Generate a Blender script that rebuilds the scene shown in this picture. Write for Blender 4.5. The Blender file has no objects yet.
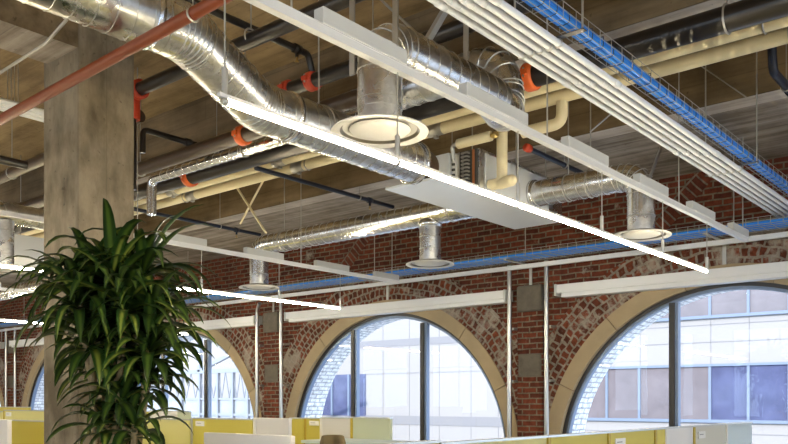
import bpy, math, random
from mathutils import Vector, Matrix

random.seed(7)
SC = bpy.context.scene
COL = SC.collection
PI = math.pi

# ------------------------------------------------------------------ camera frame (room axes: X along the arcade, Y into it)
F, CX, HY, CZ = 807.0, 394.0, 400.0, 1.5
S4, C4 = math.sin(math.radians(40)), math.cos(math.radians(40))

def ray(px, py):
    t = (px - CX) / F
    return Vector((C4 * t - S4, S4 * t + C4, (HY - py) / F))

def atY(px, py, Y):
    r = ray(px, py); d = Y / r.y
    return Vector((r.x * d, Y, CZ + r.z * d))

def atX(px, py, X):
    r = ray(px, py); d = X / r.x
    return Vector((X, r.y * d, CZ + r.z * d))

def atD(px, py, d):
    r = ray(px, py)
    return Vector((r.x * d, r.y * d, CZ + r.z * d))

def V(x, y, u):
    """x, y and the height above eye level"""
    return Vector((x, y, CZ + u))

# ------------------------------------------------------------------ materials
MATS = {}

def nodes(name):
    m = bpy.data.materials.new(name); m.use_nodes = True
    nt = m.node_tree
    for n in list(nt.nodes): nt.nodes.remove(n)
    out = nt.nodes.new('ShaderNodeOutputMaterial')
    return m, nt, out

def N(nt, typ, **kw):
    n = nt.nodes.new(typ)
    for k, v in kw.items():
        if k in n.inputs: n.inputs[k].default_value = v
        else: setattr(n, k, v)
    return n

def rgba(c): return (c[0], c[1], c[2], 1.0)

def simple(name, col, rough=0.5, metal=0.0, var=0.08, scale=6.0, bump=0.0, bscale=None, spec=0.5, coat=0.0):
    m, nt, out = nodes(name)
    p = N(nt, 'ShaderNodeBsdfPrincipled')
    tc = N(nt, 'ShaderNodeTexCoord')
    no = N(nt, 'ShaderNodeTexNoise', Scale=scale, Detail=5.0, Roughness=0.6)
    nt.links.new(tc.outputs['Object'], no.inputs['Vector'])
    mx = N(nt, 'ShaderNodeMixRGB')
    mx.inputs[1].default_value = rgba([max(0, c * (1 - var)) for c in col])
    mx.inputs[2].default_value = rgba([min(1, c * (1 + var)) for c in col])
    nt.links.new(no.outputs['Fac'], mx.inputs[0])
    nt.links.new(mx.outputs[0], p.inputs['Base Color'])
    p.inputs['Roughness'].default_value = rough
    p.inputs['Metallic'].default_value = metal
    p.inputs['Specular IOR Level'].default_value = spec
    p.inputs['Coat Weight'].default_value = coat
    if bump:
        nb = N(nt, 'ShaderNodeTexNoise', Scale=bscale or scale * 4, Detail=6.0)
        nt.links.new(tc.outputs['Object'], nb.inputs['Vector'])
        b = N(nt, 'ShaderNodeBump', Strength=bump, Distance=0.02)
        nt.links.new(nb.outputs['Fac'], b.inputs['Height'])
        nt.links.new(b.outputs['Normal'], p.inputs['Normal'])
    nt.links.new(p.outputs[0], out.inputs[0])
    MATS[name] = m
    return m

def galvanized(name, base=(0.72, 0.73, 0.75), rough=0.25):
    m, nt, out = nodes(name)
    p = N(nt, 'ShaderNodeBsdfPrincipled', Metallic=1.0)
    tc = N(nt, 'ShaderNodeTexCoord')
    vo = N(nt, 'ShaderNodeTexVoronoi', Scale=38.0)
    no = N(nt, 'ShaderNodeTexNoise', Scale=5.0, Detail=5.0)
    nt.links.new(tc.outputs['Object'], vo.inputs['Vector'])
    nt.links.new(tc.outputs['Object'], no.inputs['Vector'])
    r1 = N(nt, 'ShaderNodeMapRange'); r1.inputs['To Min'].default_value = rough - 0.08; r1.inputs['To Max'].default_value = rough + 0.14
    nt.links.new(no.outputs['Fac'], r1.inputs['Value'])
    nt.links.new(r1.outputs[0], p.inputs['Roughness'])
    mx = N(nt, 'ShaderNodeMixRGB')
    mx.inputs[1].default_value = rgba([c * 0.86 for c in base]); mx.inputs[2].default_value = rgba([min(1, c * 1.12) for c in base])
    nt.links.new(vo.outputs['Color'], mx.inputs[0])
    nt.links.new(mx.outputs[0], p.inputs['Base Color'])
    b = N(nt, 'ShaderNodeBump', Strength=0.03, Distance=0.02)
    nt.links.new(no.outputs['Fac'], b.inputs['Height'])
    nt.links.new(b.outputs['Normal'], p.inputs['Normal'])
    nt.links.new(p.outputs[0], out.inputs[0])
    MATS[name] = m
    return m

def concrete(name, light, dark, board=(3.0, 0.18), axes=('X', 'Y'), streak=(0.6, 6.0, 6.0), lines=0.35):
    """board-marked concrete: planks, streaks, pits"""
    m, nt, out = nodes(name)
    p = N(nt, 'ShaderNodeBsdfPrincipled', Roughness=0.88)
    p.inputs['Specular IOR Level'].default_value = 0.25
    tc = N(nt, 'ShaderNodeTexCoord')
    mp = N(nt, 'ShaderNodeMapping'); mp.inputs['Scale'].default_value = streak
    nt.links.new(tc.outputs['Object'], mp.inputs['Vector'])
    n1 = N(nt, 'ShaderNodeTexNoise', Scale=1.6, Detail=8.0, Roughness=0.62)
    nt.links.new(mp.outputs[0], n1.inputs['Vector'])
    n2 = N(nt, 'ShaderNodeTexNoise', Scale=0.9, Detail=6.0, Roughness=0.65)
    nt.links.new(tc.outputs['Object'], n2.inputs['Vector'])
    ad = N(nt, 'ShaderNodeMath', operation='ADD'); nt.links.new(n1.outputs['Fac'], ad.inputs[0]); nt.links.new(n2.outputs['Fac'], ad.inputs[1])
    rp = N(nt, 'ShaderNodeMapRange'); rp.inputs['From Min'].default_value = 0.82; rp.inputs['From Max'].default_value = 1.18
    nt.links.new(ad.outputs[0], rp.inputs['Value'])
    mx = N(nt, 'ShaderNodeMixRGB'); mx.inputs[1].default_value = rgba(dark); mx.inputs[2].default_value = rgba(light)
    nt.links.new(rp.outputs[0], mx.inputs[0])
    sx = N(nt, 'ShaderNodeSeparateXYZ'); nt.links.new(tc.outputs['Object'], sx.inputs[0])
    cb = N(nt, 'ShaderNodeCombineXYZ')
    nt.links.new(sx.outputs[axes[0]], cb.inputs[0]); nt.links.new(sx.outputs[axes[1]], cb.inputs[1])
    br = N(nt, 'ShaderNodeTexBrick', Scale=1.0)
    br.inputs['Brick Width'].default_value = board[0]; br.inputs['Row Height'].default_value = board[1]
    br.inputs['Mortar Size'].default_value = 0.006; br.inputs['Mortar Smooth'].default_value = 0.4
    br.inputs['Color1'].default_value = (1, 1, 1, 1); br.inputs['Color2'].default_value = (0.9, 0.9, 0.9, 1); br.inputs['Mortar'].default_value = (1 - lines, 1 - lines, 1 - lines, 1)
    nt.links.new(cb.outputs[0], br.inputs['Vector'])
    ml = N(nt, 'ShaderNodeMixRGB', blend_type='MULTIPLY'); ml.inputs[0].default_value = 1.0
    nt.links.new(mx.outputs[0], ml.inputs[1]); nt.links.new(br.outputs['Color'], ml.inputs[2])
    # pits
    vo = N(nt, 'ShaderNodeTexNoise', Scale=22.0, Detail=3.0)
    nt.links.new(tc.outputs['Object'], vo.inputs['Vector'])
    pr = N(nt, 'ShaderNodeMapRange'); pr.inputs['From Min'].default_value = 0.66; pr.inputs['From Max'].default_value = 0.74; pr.inputs['To Min'].default_value = 1.0; pr.inputs['To Max'].default_value = 0.62
    nt.links.new(vo.outputs['Fac'], pr.inputs['Value'])
    m2 = N(nt, 'ShaderNodeMixRGB', blend_type='MULTIPLY'); m2.inputs[0].default_value = 1.0
    nt.links.new(ml.outputs[0], m2.inputs[1]); nt.links.new(pr.outputs[0], m2.inputs[2])
    nt.links.new(m2.outputs[0], p.inputs['Base Color'])
    b = N(nt, 'ShaderNodeBump', Strength=0.35, Distance=0.02)
    nt.links.new(n1.outputs['Fac'], b.inputs['Height']); nt.links.new(b.outputs['Normal'], p.inputs['Normal'])
    nt.links.new(p.outputs[0], out.inputs[0])
    MATS[name] = m
    return m

def brick(name, c1, c2, mortar, bw=0.215, rh=0.073, coords='wall', patch=0.5, msize=0.011, patch_col=(0.42, 0.38, 0.33), wob=0.03):
    m, nt, out = nodes(name)
    p = N(nt, 'ShaderNodeBsdfPrincipled', Roughness=0.9)
    p.inputs['Specular IOR Level'].default_value = 0.2
    tc = N(nt, 'ShaderNodeTexCoord')
    if coords == 'wall':
        sx = N(nt, 'ShaderNodeSeparateXYZ'); nt.links.new(tc.outputs['Object'], sx.inputs[0])
        cb = N(nt, 'ShaderNodeCombineXYZ')
        nt.links.new(sx.outputs['X'], cb.inputs[0]); nt.links.new(sx.outputs['Z'], cb.inputs[1])
        vec = cb.outputs[0]
    else:
        vec = tc.outputs['UV']
    # wobble so that the courses look hand laid
    nw = N(nt, 'ShaderNodeTexNoise', Scale=3.0 if coords == 'wall' else 5.0, Detail=2.0); nt.links.new(tc.outputs['Object'], nw.inputs['Vector'])
    sc = N(nt, 'ShaderNodeVectorMath', operation='SCALE'); sc.inputs['Scale'].default_value = wob
    nt.links.new(nw.outputs['Color'], sc.inputs[0])
    av = N(nt, 'ShaderNodeVectorMath', operation='ADD'); nt.links.new(vec, av.inputs[0]); nt.links.new(sc.outputs[0], av.inputs[1])
    br = N(nt, 'ShaderNodeTexBrick', Scale=1.0)
    br.inputs['Brick Width'].default_value = bw; br.inputs['Row Height'].default_value = rh
    br.inputs['Mortar Size'].default_value = msize; br.inputs['Mortar Smooth'].default_value = 0.3
    br.inputs['Bias'].default_value = 0.0
    br.inputs['Color1'].default_value = rgba(c1); br.inputs['Color2'].default_value = rgba(c2); br.inputs['Mortar'].default_value = rgba(mortar)
    nt.links.new(av.outputs[0], br.inputs['Vector'])
    n2 = N(nt, 'ShaderNodeTexNoise', Scale=14.0, Detail=6.0, Roughness=0.7); nt.links.new(tc.outputs['Object'], n2.inputs['Vector'])
    r2 = N(nt, 'ShaderNodeMapRange'); r2.inputs['From Min'].default_value = 0.3; r2.inputs['From Max'].default_value = 0.7; r2.inputs['To Min'].default_value = 0.55; r2.inputs['To Max'].default_value = 1.3
    nt.links.new(n2.outputs['Fac'], r2.inputs['Value'])
    ml = N(nt, 'ShaderNodeMixRGB', blend_type='MULTIPLY'); ml.inputs[0].default_value = 1.0
    nt.links.new(br.outputs['Color'], ml.inputs[1]); nt.links.new(r2.outputs[0], ml.inputs[2])
    # old mortar and plaster smears
    n3 = N(nt, 'ShaderNodeTexNoise', Scale=1.7, Detail=9.0, Roughness=0.7); nt.links.new(tc.outputs['Object'], n3.inputs['Vector'])
    r3 = N(nt, 'ShaderNodeMapRange'); r3.inputs['From Min'].default_value = 0.62 - 0.1 * patch; r3.inputs['From Max'].default_value = 0.70 - 0.1 * patch
    nt.links.new(n3.outputs['Fac'], r3.inputs['Value'])
    sp = N(nt, 'ShaderNodeMath', operation='MULTIPLY'); sp.inputs[1].default_value = 0.75
    nt.links.new(r3.outputs[0], sp.inputs[0])
    m3 = N(nt, 'ShaderNodeMixRGB'); m3.inputs[2].default_value = rgba(patch_col)
    nt.links.new(sp.outputs[0], m3.inputs[0]); nt.links.new(ml.outputs[0], m3.inputs[1])
    nt.links.new(m3.outputs[0], p.inputs['Base Color'])
    b = N(nt, 'ShaderNodeBump', Strength=0.6, Distance=0.02)
    iv = N(nt, 'ShaderNodeMath', operation='SUBTRACT'); iv.inputs[0].default_value = 1.0
    nt.links.new(br.outputs['Fac'], iv.inputs[1])
    nt.links.new(iv.outputs[0], b.inputs['Height']); nt.links.new(b.outputs['Normal'], p.inputs['Normal'])
    nt.links.new(p.outputs[0], out.inputs[0])
    MATS[name] = m
    return m

def emit(name, col, strength):
    m, nt, out = nodes(name)
    e = N(nt, 'ShaderNodeEmission', Strength=strength); e.inputs['Color'].default_value = rgba(col)
    nt.links.new(e.outputs[0], out.inputs[0])
    MATS[name] = m
    return m

def glassmat(name, tint=(0.96, 0.98, 1.0), refl=0.06):
    m, nt, out = nodes(name)
    t = N(nt, 'ShaderNodeBsdfTransparent'); t.inputs[0].default_value = rgba(tint)
    g = N(nt, 'ShaderNodeBsdfGlossy', Roughness=0.02)
    fr = N(nt, 'ShaderNodeFresnel', IOR=1.45)
    mx = N(nt, 'ShaderNodeMixShader')
    nt.links.new(fr.outputs[0], mx.inputs[0]); nt.links.new(t.outputs[0], mx.inputs[1]); nt.links.new(g.outputs[0], mx.inputs[2])
    nt.links.new(mx.outputs[0], out.inputs[0])
    MATS[name] = m
    return m

def panelmat(name, col, trans):
    m, nt, out = nodes(name)
    d = N(nt, 'ShaderNodeBsdfPrincipled', Roughness=0.45); d.inputs['Base Color'].default_value = rgba(col)
    tr = N(nt, 'ShaderNodeBsdfTranslucent'); tr.inputs[0].default_value = rgba(col)
    tc = N(nt, 'ShaderNodeTexCoord'); no = N(nt, 'ShaderNodeTexNoise', Scale=160.0)
    nt.links.new(tc.outputs['Object'], no.inputs['Vector'])
    b = N(nt, 'ShaderNodeBump', Strength=0.06); nt.links.new(no.outputs['Fac'], b.inputs['Height']); nt.links.new(b.outputs[0], d.inputs['Normal'])
    mx = N(nt, 'ShaderNodeMixShader'); mx.inputs[0].default_value = trans
    nt.links.new(d.outputs[0], mx.inputs[1]); nt.links.new(tr.outputs[0], mx.inputs[2]); nt.links.new(mx.outputs[0], out.inputs[0])
    MATS[name] = m
    return m

def leafmat(name, edge, mid):
    m, nt, out = nodes(name)
    p = N(nt, 'ShaderNodeBsdfPrincipled', Roughness=0.38)
    uv = N(nt, 'ShaderNodeTexCoord'); sx = N(nt, 'ShaderNodeSeparateXYZ'); nt.links.new(uv.outputs['UV'], sx.inputs[0])
    a = N(nt, 'ShaderNodeMath', operation='SUBTRACT'); a.inputs[1].default_value = 0.5; nt.links.new(sx.outputs['X'], a.inputs[0])
    ab = N(nt, 'ShaderNodeMath', operation='ABSOLUTE'); nt.links.new(a.outputs[0], ab.inputs[0])
    rm = N(nt, 'ShaderNodeMapRange'); rm.inputs['From Min'].default_value = 0.06; rm.inputs['From Max'].default_value = 0.26; rm.inputs['To Min'].default_value = 1.0; rm.inputs['To Max'].default_value = 0.0
    nt.links.new(ab.outputs[0], rm.inputs['Value'])
    ml = N(nt, 'ShaderNodeMath', operation='MULTIPLY'); nt.links.new(rm.outputs[0], ml.inputs[0]); nt.links.new(sx.outputs['Y'], ml.inputs[1])
    mx = N(nt, 'ShaderNodeMixRGB'); mx.inputs[1].default_value = rgba(edge); mx.inputs[2].default_value = rgba(mid)
    nt.links.new(ml.outputs[0], mx.inputs[0]); nt.links.new(mx.outputs[0], p.inputs['Base Color'])
    tr = N(nt, 'ShaderNodeBsdfTranslucent'); nt.links.new(mx.outputs[0], tr.inputs[0])
    ms = N(nt, 'ShaderNodeMixShader'); ms.inputs[0].default_value = 0.12
    nt.links.new(p.outputs[0], ms.inputs[1]); nt.links.new(tr.outputs[0], ms.inputs[2]); nt.links.new(ms.outputs[0], out.inputs[0])
    MATS[name] = m
    return m

M = MATS
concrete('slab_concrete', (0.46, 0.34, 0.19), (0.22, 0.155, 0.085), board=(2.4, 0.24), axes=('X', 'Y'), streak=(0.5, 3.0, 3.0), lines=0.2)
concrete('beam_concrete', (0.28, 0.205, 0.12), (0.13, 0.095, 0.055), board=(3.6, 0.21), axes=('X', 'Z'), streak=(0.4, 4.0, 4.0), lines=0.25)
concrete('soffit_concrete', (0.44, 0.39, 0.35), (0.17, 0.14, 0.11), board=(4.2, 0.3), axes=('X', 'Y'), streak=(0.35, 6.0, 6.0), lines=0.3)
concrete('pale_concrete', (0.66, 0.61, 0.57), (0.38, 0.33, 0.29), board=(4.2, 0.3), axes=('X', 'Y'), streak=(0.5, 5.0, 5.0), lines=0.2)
concrete('column_concrete', (0.33, 0.275, 0.20), (0.13, 0.105, 0.07), board=(30.0, 0.235), axes=('Z', 'Y'), streak=(3.0, 3.0, 1.2), lines=0.16)
brick('brick_wall', (0.20, 0.050, 0.026), (0.085, 0.026, 0.018), (0.20, 0.165, 0.12), patch=0.12)
brick('brick_ring', (0.21, 0.058, 0.03), (0.09, 0.03, 0.02), (0.27, 0.23, 0.185), bw=0.098, rh=0.112, coords='uv', patch=1.2, msize=0.016, patch_col=(0.40, 0.355, 0.30), wob=0.11)
brick('brick_soldier', (0.20, 0.055, 0.03), (0.10, 0.032, 0.022), (0.22, 0.18, 0.14), bw=0.085, rh=0.21, coords='uv', patch=0.2, msize=0.012)
brick('outside_brick', (0.92, 0.9, 0.88), (0.84, 0.82, 0.82), (0.5, 0.48, 0.5), bw=0.215, rh=0.075, coords='uv', patch=-0.5, msize=0.012)
simple('stone_band', (0.42, 0.325, 0.20), 0.8, var=0.2, scale=3.0, bump=0.15)
simple('rough_stone', (0.15, 0.13, 0.105), 0.95, var=0.45, scale=7.0, bump=0.8, bscale=14)
simple('plaster', (0.62, 0.60, 0.56), 0.9)
simple('carpet', (0.40, 0.40, 0.40), 0.95, var=0.2, scale=60)
simple('white_paint', (0.82, 0.83, 0.85), 0.42, var=0.02)
simple('white_rail', (0.78, 0.79, 0.81), 0.38, var=0.03)
simple('grey_box', (0.60, 0.61, 0.61), 0.4, var=0.03)
simple('white_conduit', (0.80, 0.83, 0.88), 0.3, var=0.03)
galvanized('galvanized')
galvanized('galvanized_bright', (0.80, 0.81, 0.84), 0.2)
simple('galvanized_pan', (0.74, 0.78, 0.84), 0.32, metal=0.2, var=0.05, scale=2.0)
simple('steel_seam', (0.62, 0.62, 0.60), 0.32, metal=1.0)
simple('zinc_rod', (0.50, 0.49, 0.46), 0.4, metal=0.7)
simple('strut_steel', (0.52, 0.52, 0.50), 0.38, metal=0.8)
simple('chrome', (0.46, 0.46, 0.46), 0.3, metal=1.0, var=0.02)
simple('cream_wrap', (0.85, 0.76, 0.52), 0.5, var=0.06, scale=2.0, bump=0.12, bscale=9)
simple('black_pipe', (0.016, 0.013, 0.012), 0.28, var=0.2, spec=0.6)
simple('brown_pipe', (0.055, 0.034, 0.022), 0.35, var=0.2)
simple('navy_pipe', (0.010, 0.015, 0.035), 0.35, var=0.15)
simple('red_paint', (0.62, 0.07, 0.03), 0.38, var=0.1)
simple('orange_paint', (0.78, 0.15, 0.03), 0.38, var=0.1)
simple('rust_pipe', (0.20, 0.040, 0.010), 0.5, var=0.15)
simple('copper', (0.55, 0.22, 0.10), 0.35, metal=0.8)
simple('brass', (0.65, 0.48, 0.2), 0.3, metal=1.0)
simple('blue_cable', (0.025, 0.27, 0.90), 0.4, var=0.12)
simple('black_tie', (0.02, 0.03, 0.08), 0.6)
simple('diffuser_white', (0.58, 0.58, 0.58), 0.5, var=0.02)
simple('diffuser_cone', (0.24, 0.225, 0.20), 0.3, var=0.03, metal=0.85)
simple('dark_frame', (0.035, 0.032, 0.032), 0.35)
simple('blue_frame', (0.20, 0.26, 0.38), 0.35, metal=0.3)
simple('dark_metal', (0.10, 0.10, 0.10), 0.4, metal=0.6)
simple('facade_white', (0.28, 0.256, 0.243), 0.85, var=0.03, scale=0.6)
simple('facade_band', (0.20, 0.187, 0.19), 0.85, var=0.03)
simple('facade_frame', (0.15, 0.18, 0.24), 0.4)
simple('facade_pane', (0.075, 0.082, 0.15), 0.12, var=0.6, scale=1.6)
simple('facade_pane_warm', (0.155, 0.13, 0.135), 0.15, var=0.4, scale=1.4)
simple('canopy_steel', (0.22, 0.225, 0.25), 0.4)
simple('canopy_glass', (0.27, 0.28, 0.30), 0.2, var=0.25, scale=1.3)
simple('asphalt', (0.42, 0.42, 0.43), 0.9)
simple('olive_back', (0.15, 0.115, 0.06), 0.8)
simple('tag_white', (0.85, 0.85, 0.83), 0.5, var=0.02)
simple('tag_text', (0.30, 0.30, 0.33), 0.6)
simple('aluminium', (0.62, 0.62, 0.60), 0.35, metal=0.8)
simple('gold_edge', (0.50, 0.37, 0.03), 0.45)
simple('bark', (0.33, 0.26, 0.15), 0.85, var=0.35, scale=18, bump=0.5)
simple('pot_grey', (0.30, 0.30, 0.29), 0.6)
simple('soil', (0.05, 0.035, 0.025), 0.95, var=0.4, scale=40)
simple('roof_grey', (0.3, 0.3, 0.3), 0.9)
panelmat('yellow_panel', (0.76, 0.68, 0.15), 0.4)
panelmat('pale_panel', (0.84, 0.80, 0.38), 0.4)
panelmat('frost_panel', (0.78, 0.82, 0.66), 0.5)
panelmat('ice_panel', (0.78, 0.87, 0.93), 0.5)
panelmat('white_panel', (0.84, 0.83, 0.84), 0.25)
panelmat('stone_panel', (0.70, 0.69, 0.62), 0.3)
leafmat('leaf_dark', (0.010, 0.031, 0.006), (0.065, 0.115, 0.016))
leafmat('leaf_lime', (0.018, 0.055, 0.010), (0.22, 0.27, 0.045))
glassmat('glass')
emit('lamp_glow', (1.0, 0.84, 0.54), 150.0)

# ------------------------------------------------------------------ mesh builder
def frames(pts):
    n = len(pts); out = []
    tang = []
    for i in range(n):
        a = pts[max(0, i - 1)]; b = pts[min(n - 1, i + 1)]
        if 0 < i < n - 1:
            t = (pts[i] - a).normalized() + (b - pts[i]).normalized()
            t = t.normalized() if t.length > 1e-6 else (b - a).normalized()
        else:
            t = (b - a).normalized()
        tang.append(t)
    up = Vector((0, 0, 1)) if abs(tang[0].z) < 0.95 else Vector((1, 0, 0))
    x = tang[0].cross(up).normalized()
    for i in range(n):
        t = tang[i]
        x = (x - t * x.dot(t))
        x = x.normalized() if x.length > 1e-6 else t.orthogonal().normalized()
        out.append((t, x, t.cross(x).normalized()))
    return out

class MB:
    def __init__(self):
        self.v, self.f, self.uv, self.sm = [], [], {}, []
    def add(self, vs, fs, smooth=False, uvs=None):
        o = len(self.v)
        self.v.extend([Vector(p) for p in vs])
        for k, f in enumerate(fs):
            if uvs is not None: self.uv[len(self.f)] = uvs[k]
            self.f.append([i + o for i in f]); self.sm.append(smooth)
        return self
    def box(self, x0, x1, y0, y1, z0, z1):
        vs = [(x, y, z) for z in (z0, z1) for y in (y0, y1) for x in (x0, x1)]
        return self.add(vs, [(0, 2, 3, 1), (4, 5, 7, 6), (0, 1, 5, 4), (2, 6, 7, 3), (0, 4, 6, 2), (1, 3, 7, 5)])
    def bar(self, a, b, w, h):
        """rectangular bar from a to b, w sideways, h upward"""
        a, b = Vector(a), Vector(b); t = (b - a).normalized()
        up = Vector((0, 0, 1)) if abs(t.z) < 0.95 else Vector((0, 1, 0))
        s = t.cross(up).normalized() * w / 2; u = s.cross(t).normalized() * h / 2
        vs = [a - s - u, a + s - u, a + s + u, a - s + u, b - s - u, b + s - u, b + s + u, b - s + u]
        return self.add(vs, [(0, 1, 2, 3), (7, 6, 5, 4), (0, 4, 5, 1), (1, 5, 6, 2), (2, 6, 7, 3), (3, 7, 4, 0)])
    def tube(self, pts, r, n=14, caps=True):
        pts = [Vector(p) for p in pts]
        fr = frames(pts); vs, fs = [], []
        for k, (p, (t, x, y)) in enumerate(zip(pts, fr)):
            rr = r[k] if isinstance(r, (list, tuple)) else r
            for i in range(n):
                a = 2 * PI * i / n
                vs.append(p + (x * math.cos(a) + y * math.sin(a)) * rr)
        for k in range(len(pts) - 1):
            for i in range(n):
                j = (i + 1) % n
                fs.append((k * n + i, k * n + j, (k + 1) * n + j, (k + 1) * n + i))
        self.add(vs, fs, True)
        if caps:
            m = (len(pts) - 1) * n
            self.add(vs[:n], [tuple(reversed(range(n)))]); self.add(vs[m:m + n], [tuple(range(n))])
        return self
    def lathe(self, c, axis, prof, n=40, caps=False):
        """prof: (radius, distance along axis)"""
        c, t = Vector(c), Vector(axis).normalized()
        x = t.orthogonal().normalized(); y = t.cross(x)
        vs, fs = [], []
        for r, h in prof:
            for i in range(n):
                a = 2 * PI * i / n
                vs.append(c + t * h + (x * math.cos(a) + y * math.sin(a)) * r)
        for k in range(len(prof) - 1):
            for i in range(n):
                j = (i + 1) % n
                fs.append((k * n + i, k * n + j, (k + 1) * n + j, (k + 1) * n + i))
        self.add(vs, fs, True)
        if caps:
            m = (len(prof) - 1) * n
            self.add(vs[:n], [tuple(reversed(range(n)))]); self.add(vs[m:m + n], [tuple(range(n))])
        return self
    def torus(self, c, axis, R, r, n=28, k=8):
        c, t = Vector(c), Vector(axis).normalized()
        x = t.orthogonal().normalized(); y = t.cross(x)
        pr = [(R + r * math.cos(2 * PI * i / k), r * math.sin(2 * PI * i / k)) for i in range(k + 1)]
        return self.lathe(c, t, pr, n)
    def ball(self, c, r, n=14, sq=1.0):
        pr = [(max(1e-4, r * math.sin(PI * i / 8)), -r * sq * math.cos(PI * i / 8)) for i in range(9)]
        return self.lathe(c, (0, 0, 1), pr, n)
    def build(self, name, mat, parent=None, bevel=0.0):
        base = Vector((0, 0, 0)); q = parent
        while q is not None:
            base += q.location; q = q.parent
        me = bpy.data.meshes.new(name)
        me.from_pydata([tuple(p - base) for p in self.v], [], self.f)
        if self.uv:
            ul = me.uv_layers.new(name='UVMap')
            for pi, poly in enumerate(me.polygons):
                u = self.uv.get(pi)
                if u:
                    for li, c in zip(poly.loop_indices, u): ul.data[li].uv = c
        for poly, s in zip(me.polygons, self.sm): poly.use_smooth = s
        me.materials.append(M[mat] if isinstance(mat, str) else mat)
        o = bpy.data.objects.new(name, me); COL.objects.link(o)
        if parent is not None: o.parent = parent
        if bevel:
            b = o.modifiers.new('bevel', 'BEVEL'); b.width = bevel; b.segments = 2; b.limit_method = 'ANGLE'
        return o

def tag(o, label, cat, group=None):
    o['label'] = label; o['category'] = cat
    if group: o['group'] = group
    return o

def thing(name, loc, label, cat, group=None):
    o = bpy.data.objects.new(name, None); COL.objects.link(o)
    o.location = loc; o.empty_display_size = 0.1
    return tag(o, label, cat, group)

def struct(o):
    o['kind'] = 'structure'; return o

def sempty(name, loc):
    o = bpy.data.objects.new(name, None); COL.objects.link(o); o.location = loc
    return struct(o)

def fillet(pts, R, seg=7):
    pts = [Vector(p) for p in pts]
    out = [pts[0]]
    for i in range(1, len(pts) - 1):
        a, b, c = pts[i - 1], pts[i], pts[i + 1]
        u = (a - b).normalized(); w = (c - b).normalized()
        ang = u.angle(w)
        if ang > PI - 0.02: out.append(b); continue
        d = min(R / math.tan(ang / 2), 0.48 * (a - b).length, 0.48 * (c - b).length)
        p0 = b + u * d; p2 = b + w * d
        for k in range(seg + 1):
            t = k / seg
            out.append(p0 * (1 - t) ** 2 + b * 2 * t * (1 - t) + p2 * t * t)
    out.append(pts[-1])
    return out

def helix(mb, a, b, r, pitch=0.11, rr=0.0035):
    a, b = Vector(a), Vector(b); L = (b - a).length
    (t, x, y) = frames([a, b])[0]
    turns = L / pitch; n = max(8, int(turns * 20))
    pts = []
    for i in range(n + 1):
        ang = 2 * PI * turns * i / n
        pts.append(a + t * (L * i / n) + (x * math.cos(ang) + y * math.sin(ang)) * r)
    mb.tube(pts, rr, 5, False)

SLAB = 3.30      # heights above eye level
SOFFIT = 2.63

def ceil_u(y):
    if 5.4 <= y <= 5.85 or y >= 7.33: return SOFFIT
    return SLAB

def hanger(parent, p, r, name='pipe_hanger', rod=0.006, mat='zinc_rod', ring=True):
    """ring round a pipe and a rod up to the concrete"""
    p = Vector(p); mb = MB()
    axis = parent.get('_axis', 0)
    if ring:
        mb.torus(p, (1, 0, 0) if axis == 0 else (0, 1, 0), r + 0.006, 0.007, 24, 6)
    mb.tube([p + Vector((0, 0, r + 0.005)), Vector((p.x, p.y, CZ + ceil_u(p.y)))], rod, 6)
    return mb.build(name, mat, parent)

# ------------------------------------------------------------------ the room
XL, XR, YB, YW = -27.0, 7.0, -9.0, 9.4
struct(MB().box(XL, XR, YB, YW, -0.2, 0.0).build('floor', 'carpet'))
struct(MB().box(XL - 0.3, XR + 0.3, YB - 0.3, YW + 0.6, CZ + SLAB, CZ + SLAB + 0.3).build('ceiling', 'slab_concrete'))
def beam(n, x0, x1, y0, y1, u0):
    b = sempty('ceiling_beam', V(x0, y0, u0)); b.name = 'ceiling_beam'
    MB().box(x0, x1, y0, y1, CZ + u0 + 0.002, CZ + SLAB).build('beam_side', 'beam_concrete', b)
    mb = MB(); z = CZ + u0
    mb.add([(x0, y0, z), (x1, y0, z), (x1, y1, z), (x0, y1, z)], [(3, 2, 1, 0)])
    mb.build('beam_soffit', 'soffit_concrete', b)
    if x1 - x0 > 5 and y0 > 0:  # paler strip along the front edge of the soffit
        MB().add([(x0, y0, z - 0.003), (x1, y0, z - 0.003), (x1, y0 + 0.24, z - 0.003), (x0, y0 + 0.24, z - 0.003)], [(3, 2, 1, 0)]).build('pale_edge', 'pale_concrete', b)
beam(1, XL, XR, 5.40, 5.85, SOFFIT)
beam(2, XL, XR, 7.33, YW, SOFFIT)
beam(3, -6.30, -5.83, YB, 3.18, 2.70)
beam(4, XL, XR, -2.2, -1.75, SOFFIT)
struct(MB().box(XL - 0.3, XL, YB, YW, 0, CZ + SLAB).build('wall_west', 'plaster'))
ws = MB(); ws.box(XL, XR, YB - 0.3, YB, 0, 0.9); ws.box(XL, XR, YB - 0.3, YB, 3.9, CZ + SLAB)
FILL_WIN = []; x_ = XL
while x_ < XR - 3:
    ws.box(x_, x_ + 1.25, YB - 0.3, YB, 0.9, 3.9); FILL_WIN.append((x_ + 1.25, min(XR, x_ + 4.25))); x_ += 4.25
ws.box(FILL_WIN[-1][1], XR, YB - 0.3, YB, 0.9, 3.9)
struct(ws.build('wall_south', 'plaster'))
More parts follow.
